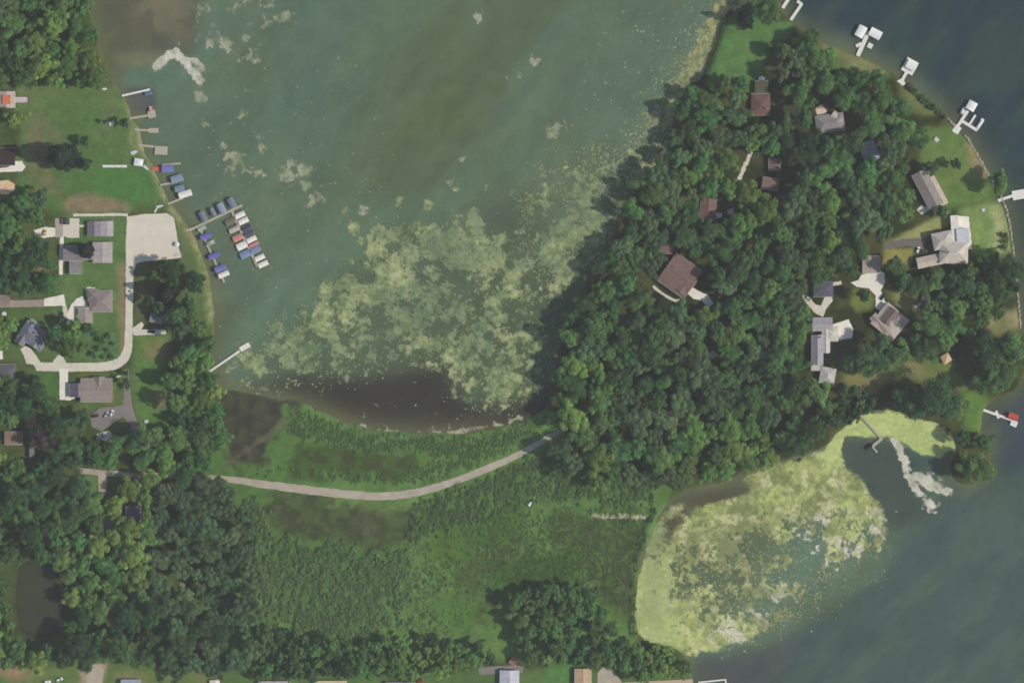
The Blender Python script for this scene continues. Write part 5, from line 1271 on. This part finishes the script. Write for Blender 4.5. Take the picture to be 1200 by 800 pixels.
LANDMARK = [(891, 120, "the dark red brown house"), (972, 145, "the grey house with tan patio"), (1018, 178, "the pale blue grey house"), (905, 205, "the two salmon red cabins"), (829, 245, "the red brown cabin"), (796, 323, "the large angled brown house"),
    (1086, 222, "the long grey house"), (1020, 310, "the tan grey garage"), (960, 400, "the house of many wings"), (964, 339, "the dark purple grey house"), (680, 495, "the causeway's eastern end"), (660, 430, "the lily bay's eastern shore"), (705, 320, "the shaded western shore"), (770, 205, "the speckled western shore"),
    (800, 120, "the yellow algae belt"), (930, 60, "the north lawn's east side"), (1060, 120, "the north-eastern shore"), (760, 560, "the duckweed bay's upper left corner"), (880, 540, "the duckweed bay's upper shore"), (960, 500, "the duckweed inlet's mouth"), (740, 410, "the wood's quiet western middle"), (850, 430, "the wood's middle clearing"), (900, 300, "the wood's dense heart"),
    (38, 505, "the narrow terracotta house"), (17, 513, "the brown tan cabin"), (157, 603, "the purple grey house"), (130, 540, "the side drive"), (46, 700, "the dark pond"), (220, 560, "the causeway's western end"), (230, 650, "the willow brush's upper left"), (280, 720, "the willow brush's lower left"), (130, 690, "the wood's grassy gaps"), (20, 600, "the left edge below the cabin"), (180, 760, "the bottom edge lawns"),
    (90, 30, "the brown shallows"), (20, 40, "the top left corner"), (60, 90, "the western lawn's top"), (50, 272, "the yellow car"), (40, 320, "the bare brown patch"), (10, 250, "the tan patio"),
    (640, 710, "the open marsh"), (700, 760, "the gravel drive at the bottom"), (330, 770, "the pale grey bottom roof"), (440, 770, "the dark grey bottom roof"), (540, 770, "the grey bottom drive"), (235, 430, "the white lily pier"), (235, 500, "the mud flat"), (1150, 340, "the villa's shore"), (1060, 400, "the angled cream house"), (1080, 340, "the white umbrella clearing"), (1010, 420, "the dry clearing")]
def poisson(poly, rmin, rmax, kinds, where, group, pack=.68, shade=None, tries=9000, lim=.12):
    m_ = fill(poly); p = np.array(poly); rs = np.random.RandomState(int(abs(p.sum())) % 9999)
    x0, y0 = p.min(0); x1, y1 = p.max(0)
    words = {'dark': "dark green", 'mid': "mid green", 'grey': "grey-green", 'bright': "bright yellow-green", 'conifer': "near-black conical"}
    T_ = int(tries * min(1.0, (x1 - x0) * (y1 - y0) / 90000 + .1))
    X = rs.uniform(x0, x1, T_); Y = rs.uniform(y0, y1, T_); f = 1 - np.arange(T_) / T_
    rmin, rmax = rmin * .98, rmax * 1.2; Rr_ = rmin + (rmax - rmin) * (rs.rand(T_) ** 1.4 * .6 + .4 * f ** 2)
    ok = (samp(m_, X, Y) > .5) & (X > -14) & (X < 1214) & (Y > -14) & (Y < 814)
    ko = np.array([samp(KOB[int(min(24, max(3, r)))], np.array([x]), np.array([y]))[0] if k else 1 for x, y, r, k in zip(X, Y, Rr_, ok)])
    NZ = vnoise(X, Y, 60, 301) + rs.uniform(-.28, .28, T_)
    have = np.array(CROWNS + [(-999, -999, 1)])
    for x, y, r, nz in zip(*(v_[ok & (ko < lim)] for v_ in (X, Y, Rr_, NZ))):
        if ((have[:, 0] - x) ** 2 + (have[:, 1] - y) ** 2 < (pack * (r + have[:, 2])) ** 2).any(): continue
        k = kinds[min(len(kinds) - 1, max(0, int(nz * len(kinds))))] if shade is None else shade(x, y, nz)
        lm_ = min(LANDMARK, key=lambda l: (l[0] - x) ** 2 + (l[1] - y) ** 2)[2]
        big = "large" if r > rmin + .62 * (rmax - rmin) else ("small" if r < rmin + .3 * (rmax - rmin) else "middling")
        tree(x, y, r, k, f"{big} {words[k]} tree {where}, nearest {lm_}", group)
        have = np.vstack([have, (x, y, r)])

poisson([(-40, -40), (98, -40), (100, 0), (106, 25), (112, 50), (119, 75), (126, 95), (100, 98), (60, 96), (40, 100), (0, 102), (-40, 102)], 8, 15, None, "in the top left wood", "trees of the north-west wood",
        shade=lambda x, y, n_: 'bright' if x > 40 and n_ > .55 else ('mid' if x > 25 or n_ > .6 else 'grey'))
poisson([(-40, 230), (20, 229), (58, 233), (64, 258), (44, 262), (40, 282), (66, 284), (66, 325), (62, 344), (-40, 345)], 8, 15, ['dark', 'mid', 'mid', 'grey', 'bright'], "in the west wood", "trees of the west wood")
poisson([(-40, 372), (14, 374), (20, 380), (8, 404), (-40, 408)], 6, 9, ['mid', 'bright'], "at the left edge", "trees left of the angled house")
poisson([(-40, 430), (20, 434), (34, 438), (44, 456), (66, 472), (92, 480), (106, 480), (106, 500), (112, 520), (140, 520), (165, 512), (185, 502), (218, 508), (240, 500), (250, 548), (262, 556), (275, 572), (292, 600), (304, 640), (298, 700), (300, 760),
         (270, 782), (190, 784), (172, 772), (118, 768), (84, 770), (20, 776), (-40, 780), (-40, 740), (20, 756), (50, 756), (78, 748), (80, 700), (72, 668), (56, 652), (24, 654), (14, 690), (14, 750), (-40, 760)], 8.5, 16.5, None, "in the lower left wood", "trees of the south-west wood",
        shade=lambda x, y, n_: ('grey' if n_ > .35 else 'dark') if x > 180 and y > 560 else ('bright' if n_ > .78 else ('mid' if n_ > .42 else 'dark')))
poisson([(218, 400), (246, 396), (248, 430), (256, 468), (262, 520), (250, 548), (215, 524), (206, 500), (204, 470), (196, 440), (206, 420)], 7, 12, ['dark', 'mid', 'mid', 'bright'], "along the western bank", "trees along the western bank")
poisson([(300, 738), (340, 740), (400, 752), (470, 745), (520, 750), (560, 752), (584, 772), (560, 780), (480, 790), (300, 796)], 6, 10, None, "in the bottom belt", "trees of the bottom belt",
        shade=lambda x, y, n_: ('bright' if x > 470 and n_ > .45 else ('mid' if n_ > .4 else 'dark')))
poisson([(600, 700), (640, 688), (690, 692), (718, 730), (742, 752), (740, 780), (705, 778), (672, 780), (630, 775), (600, 745)], 7, 12, ['dark', 'mid', 'mid', 'grey'], "in the southern clump", "trees of the southern clump")
poisson([(738, 752), (790, 760), (803, 775), (806, 795), (740, 798)], 6, 10, ['dark', 'mid', 'bright'], "on the southern corner", "trees of the southern corner")
poisson([(652, 480), (655, 440), (664, 396), (680, 352), (702, 320), (718, 292), (726, 262), (738, 240), (757, 220), (777, 192), (790, 165), (793, 135), (803, 108), (830, 100), (852, 100), (868, 112), (880, 140), (904, 140), (904, 96), (908, 96), (914, 64), (926, 56), (934, 44), (944, 48),
         (958, 60), (968, 84), (1000, 92), (1030, 94), (1044, 112), (1056, 130), (1072, 142), (1078, 162), (1064, 186), (1056, 206), (1070, 240), (1050, 262), (1034, 280), (1030, 300), (1006, 302), (1004, 326), (970, 344), (945, 350), (948, 372), (946, 440), (970, 456), (982, 486), (970, 510),
         (930, 530), (880, 544), (800, 564), (770, 566), (742, 556), (702, 564), (664, 540), (648, 520)], 8.5, 17, ['dark', 'mid', 'mid', 'grey', 'mid', 'bright'], "in the peninsula wood", "trees of the peninsula wood", pack=.66, tries=16000)
poisson([(1052, 326), (1076, 318), (1112, 316), (1140, 300), (1170, 302), (1184, 312), (1188, 345), (1172, 366), (1150, 368), (1140, 390), (1110, 398), (1072, 418), (1030, 436), (990, 428), (988, 402), (1020, 396), (1068, 394), (1070, 366), (1086, 356), (1080, 345), (1050, 338)], 8, 15, ['dark', 'mid', 'mid', 'grey'], "in the eastern grove", "trees of the eastern grove")
poisson([(984, 452), (1016, 462), (1030, 474), (1004, 484), (984, 498)], 5, 8, ['dark', 'mid'], "at the inlet head", "trees at the inlet head")

# hedge on the north-west edge of the north lawn
hp = smooth_path([(856, 14), (849, 27), (843, 45), (836, 65), (829, 84), (822, 96)], 8)
Pl, Nl = [], []
for q in hp:
    for k in range(3):
        X, Y = W(*(q + RNG.uniform(-1.5, 1.5, 2))); rr_ = RNG.uniform(.9, 1.6); d = RNG.normal(size=(70, 3)); d[:, 2] += .3; d /= np.linalg.norm(d, axis=1, keepdims=True)
        Pl.append(np.array([X, Y, 1.6]) + d * rr_ * np.array([1, 1, 1.2])); Nl.append(d + RNG.normal(size=(70, 3)) * .4)
Pl = np.concatenate(Pl); V, F = leaf_quads(Pl, np.concatenate(Nl), RNG.uniform(.3, .5, len(Pl)))
hc = np.array(TINT['dark'])[None] * RNG.uniform(.8, 1.2, (len(Pl), 1))
hr = thing("hedge", "dark clipped hedge along the north lawn's lakeward edge", "hedge", (0, 0, 0)); link("foliage", np_mesh("foliage", V, F, np.repeat(hc, 4, 0)), M_BRUSH, hr)

# brush thickets in the marsh: nobody could count the stems
def thicket(name, label, poly, nshrub, rlo, rhi, hlo, hhi, nleaf, size, c0, c1, soft=4, dfun=None, lean=0.0):
    m_ = bfill(poly, soft)[0]; p = np.array(poly); x0, y0 = p.min(0); x1, y1 = p.max(0)
    x = RNG.uniform(x0, x1, nshrub * 4); y = RNG.uniform(y0, y1, nshrub * 4)
    pr = samp(m_, x, y) ** 1.5 * (1 if dfun is None else dfun(x, y)) * (samp(KO, x, y) < .3)
    k = RNG.rand(len(x)) < pr; x, y = x[k][:nshrub], y[k][:nshrub]; n_ = len(x)
    sz_ = RNG.rand(n_) ** 2; r = rlo + (rhi * 1.35 - rlo) * sz_; h = hlo + (hhi - hlo) * (sz_ * .6 + RNG.rand(n_) * .4)
    d = RNG.normal(size=(n_, nleaf, 3)); d[..., 2] = np.abs(d[..., 2]); d /= np.linalg.norm(d, axis=2, keepdims=True)
    base = np.stack([(x - 600) * S, (400 - y) * S, samp(HT, x, y)], -1)
    P = base[:, None] + d * (RNG.rand(n_, nleaf, 1) ** .4) * np.stack([r, r * 1.55, h], -1)[:, None]
    N = d + RNG.normal(size=d.shape) * .5 + np.array([0, 0, .4])
    V, F = leaf_quads(P.reshape(-1, 3), N.reshape(-1, 3), RNG.uniform(.7, 1.3, n_ * nleaf) * size)
    t = np.clip(samp(N60, x, y) * .4 + samp(N20, x, y) * .4 - .2 + RNG.rand(n_) * .8, 0, 1.3)[:, None]
    c = (np.array(c0) * (1 - t) + np.array(c1) * t)[:, None] * RNG.uniform(.8, 1.2, (n_, nleaf, 1))
    o_ = link(name, np_mesh(name, V, F, np.repeat(c.reshape(-1, 3), 4, 0)), M_BRUSH)
    return stuff(o_, label, "brush")
thicket("willow_brush", "dense pale willow brush south of the causeway", [(284, 582), (306, 584), (318, 622), (345, 636), (420, 640), (478, 642), (484, 690), (472, 738), (400, 752), (322, 740), (300, 700), (298, 640)], 1050, 1.0, 3.4, 1.6, 4.6, 90, .52, (.130, .230, .076), (.225, .340, .124), 8)
thicket("roadside_brush", "green brush belt beside the causeway road", [(478, 590), (520, 578), (560, 562), (600, 546), (625, 532), (660, 545), (700, 566), (740, 562), (772, 570), (766, 590), (700, 590), (650, 580), (600, 596), (560, 612), (520, 622), (490, 636), (480, 620)], 700, 1.0, 2.8, 1.2, 3.4, 76, .5, (.105, .195, .060), (.185, .290, .096), 6)
thicket("northern_brush", "low green brush between the causeway and the algae fringe", [(285, 556), (330, 552), (420, 566), (470, 566), (520, 556), (590, 528), (640, 496), (640, 485), (600, 504), (540, 514), (480, 514), (420, 508), (380, 492), (350, 480), (332, 500), (350, 512), (420, 524), (500, 528), (520, 540), (470, 556), (420, 558), (340, 552), (300, 548)], 1300, .7, 1.5, .6, 1.4, 36, .46, (.102, .192, .058), (.175, .280, .088), 5)
thicket("bay_bank_brush", "green brush rim along the duckweed bay's left bank", [(742, 668), (752, 640), (764, 610), (772, 596), (766, 590), (756, 610), (744, 650), (738, 690), (738, 745), (746, 748)], 130, .9, 1.8, 1.2, 2.4, 40, .46, (.055, .105, .040), (.095, .165, .060), 2)
thicket("sedge_marsh", "fine green sedge covering the open marsh", [(480, 600), (620, 590), (760, 590), (745, 720), (700, 700), (640, 690), (590, 740), (480, 745), (470, 680)], 2600, .8, 1.6, .25, .5, 14, .5, (.080, .130, .046), (.115, .185, .060), 8, lambda x, y: .15 + .85 * sstep(.42, .6, samp(N60, x, y)))

# ---------------------------------------------------------------- air
EXT = (3400 + 700) * S + 60
hz = MB().box(0, 0, (CAM_H + 20 - 4) / 2, 2 * EXT, 2 * EXT, CAM_H + 20 + 4).build("haze", None)
hm = bpy.data.materials.new("haze_air"); hm.use_nodes = True
hn = hm.node_tree; hn.nodes.remove(hn.nodes["Principled BSDF"])
pv = hn.nodes.new("ShaderNodeVolumePrincipled"); pv.inputs["Color"].default_value = (0.97, 0.98, 1.0, 1); pv.inputs["Density"].default_value = HAZE_DENSITY
hn.links.new(pv.outputs[0], hn.nodes["Material Output"].inputs["Volume"])
hz.data.materials.append(hm); hz["kind"] = "stuff"
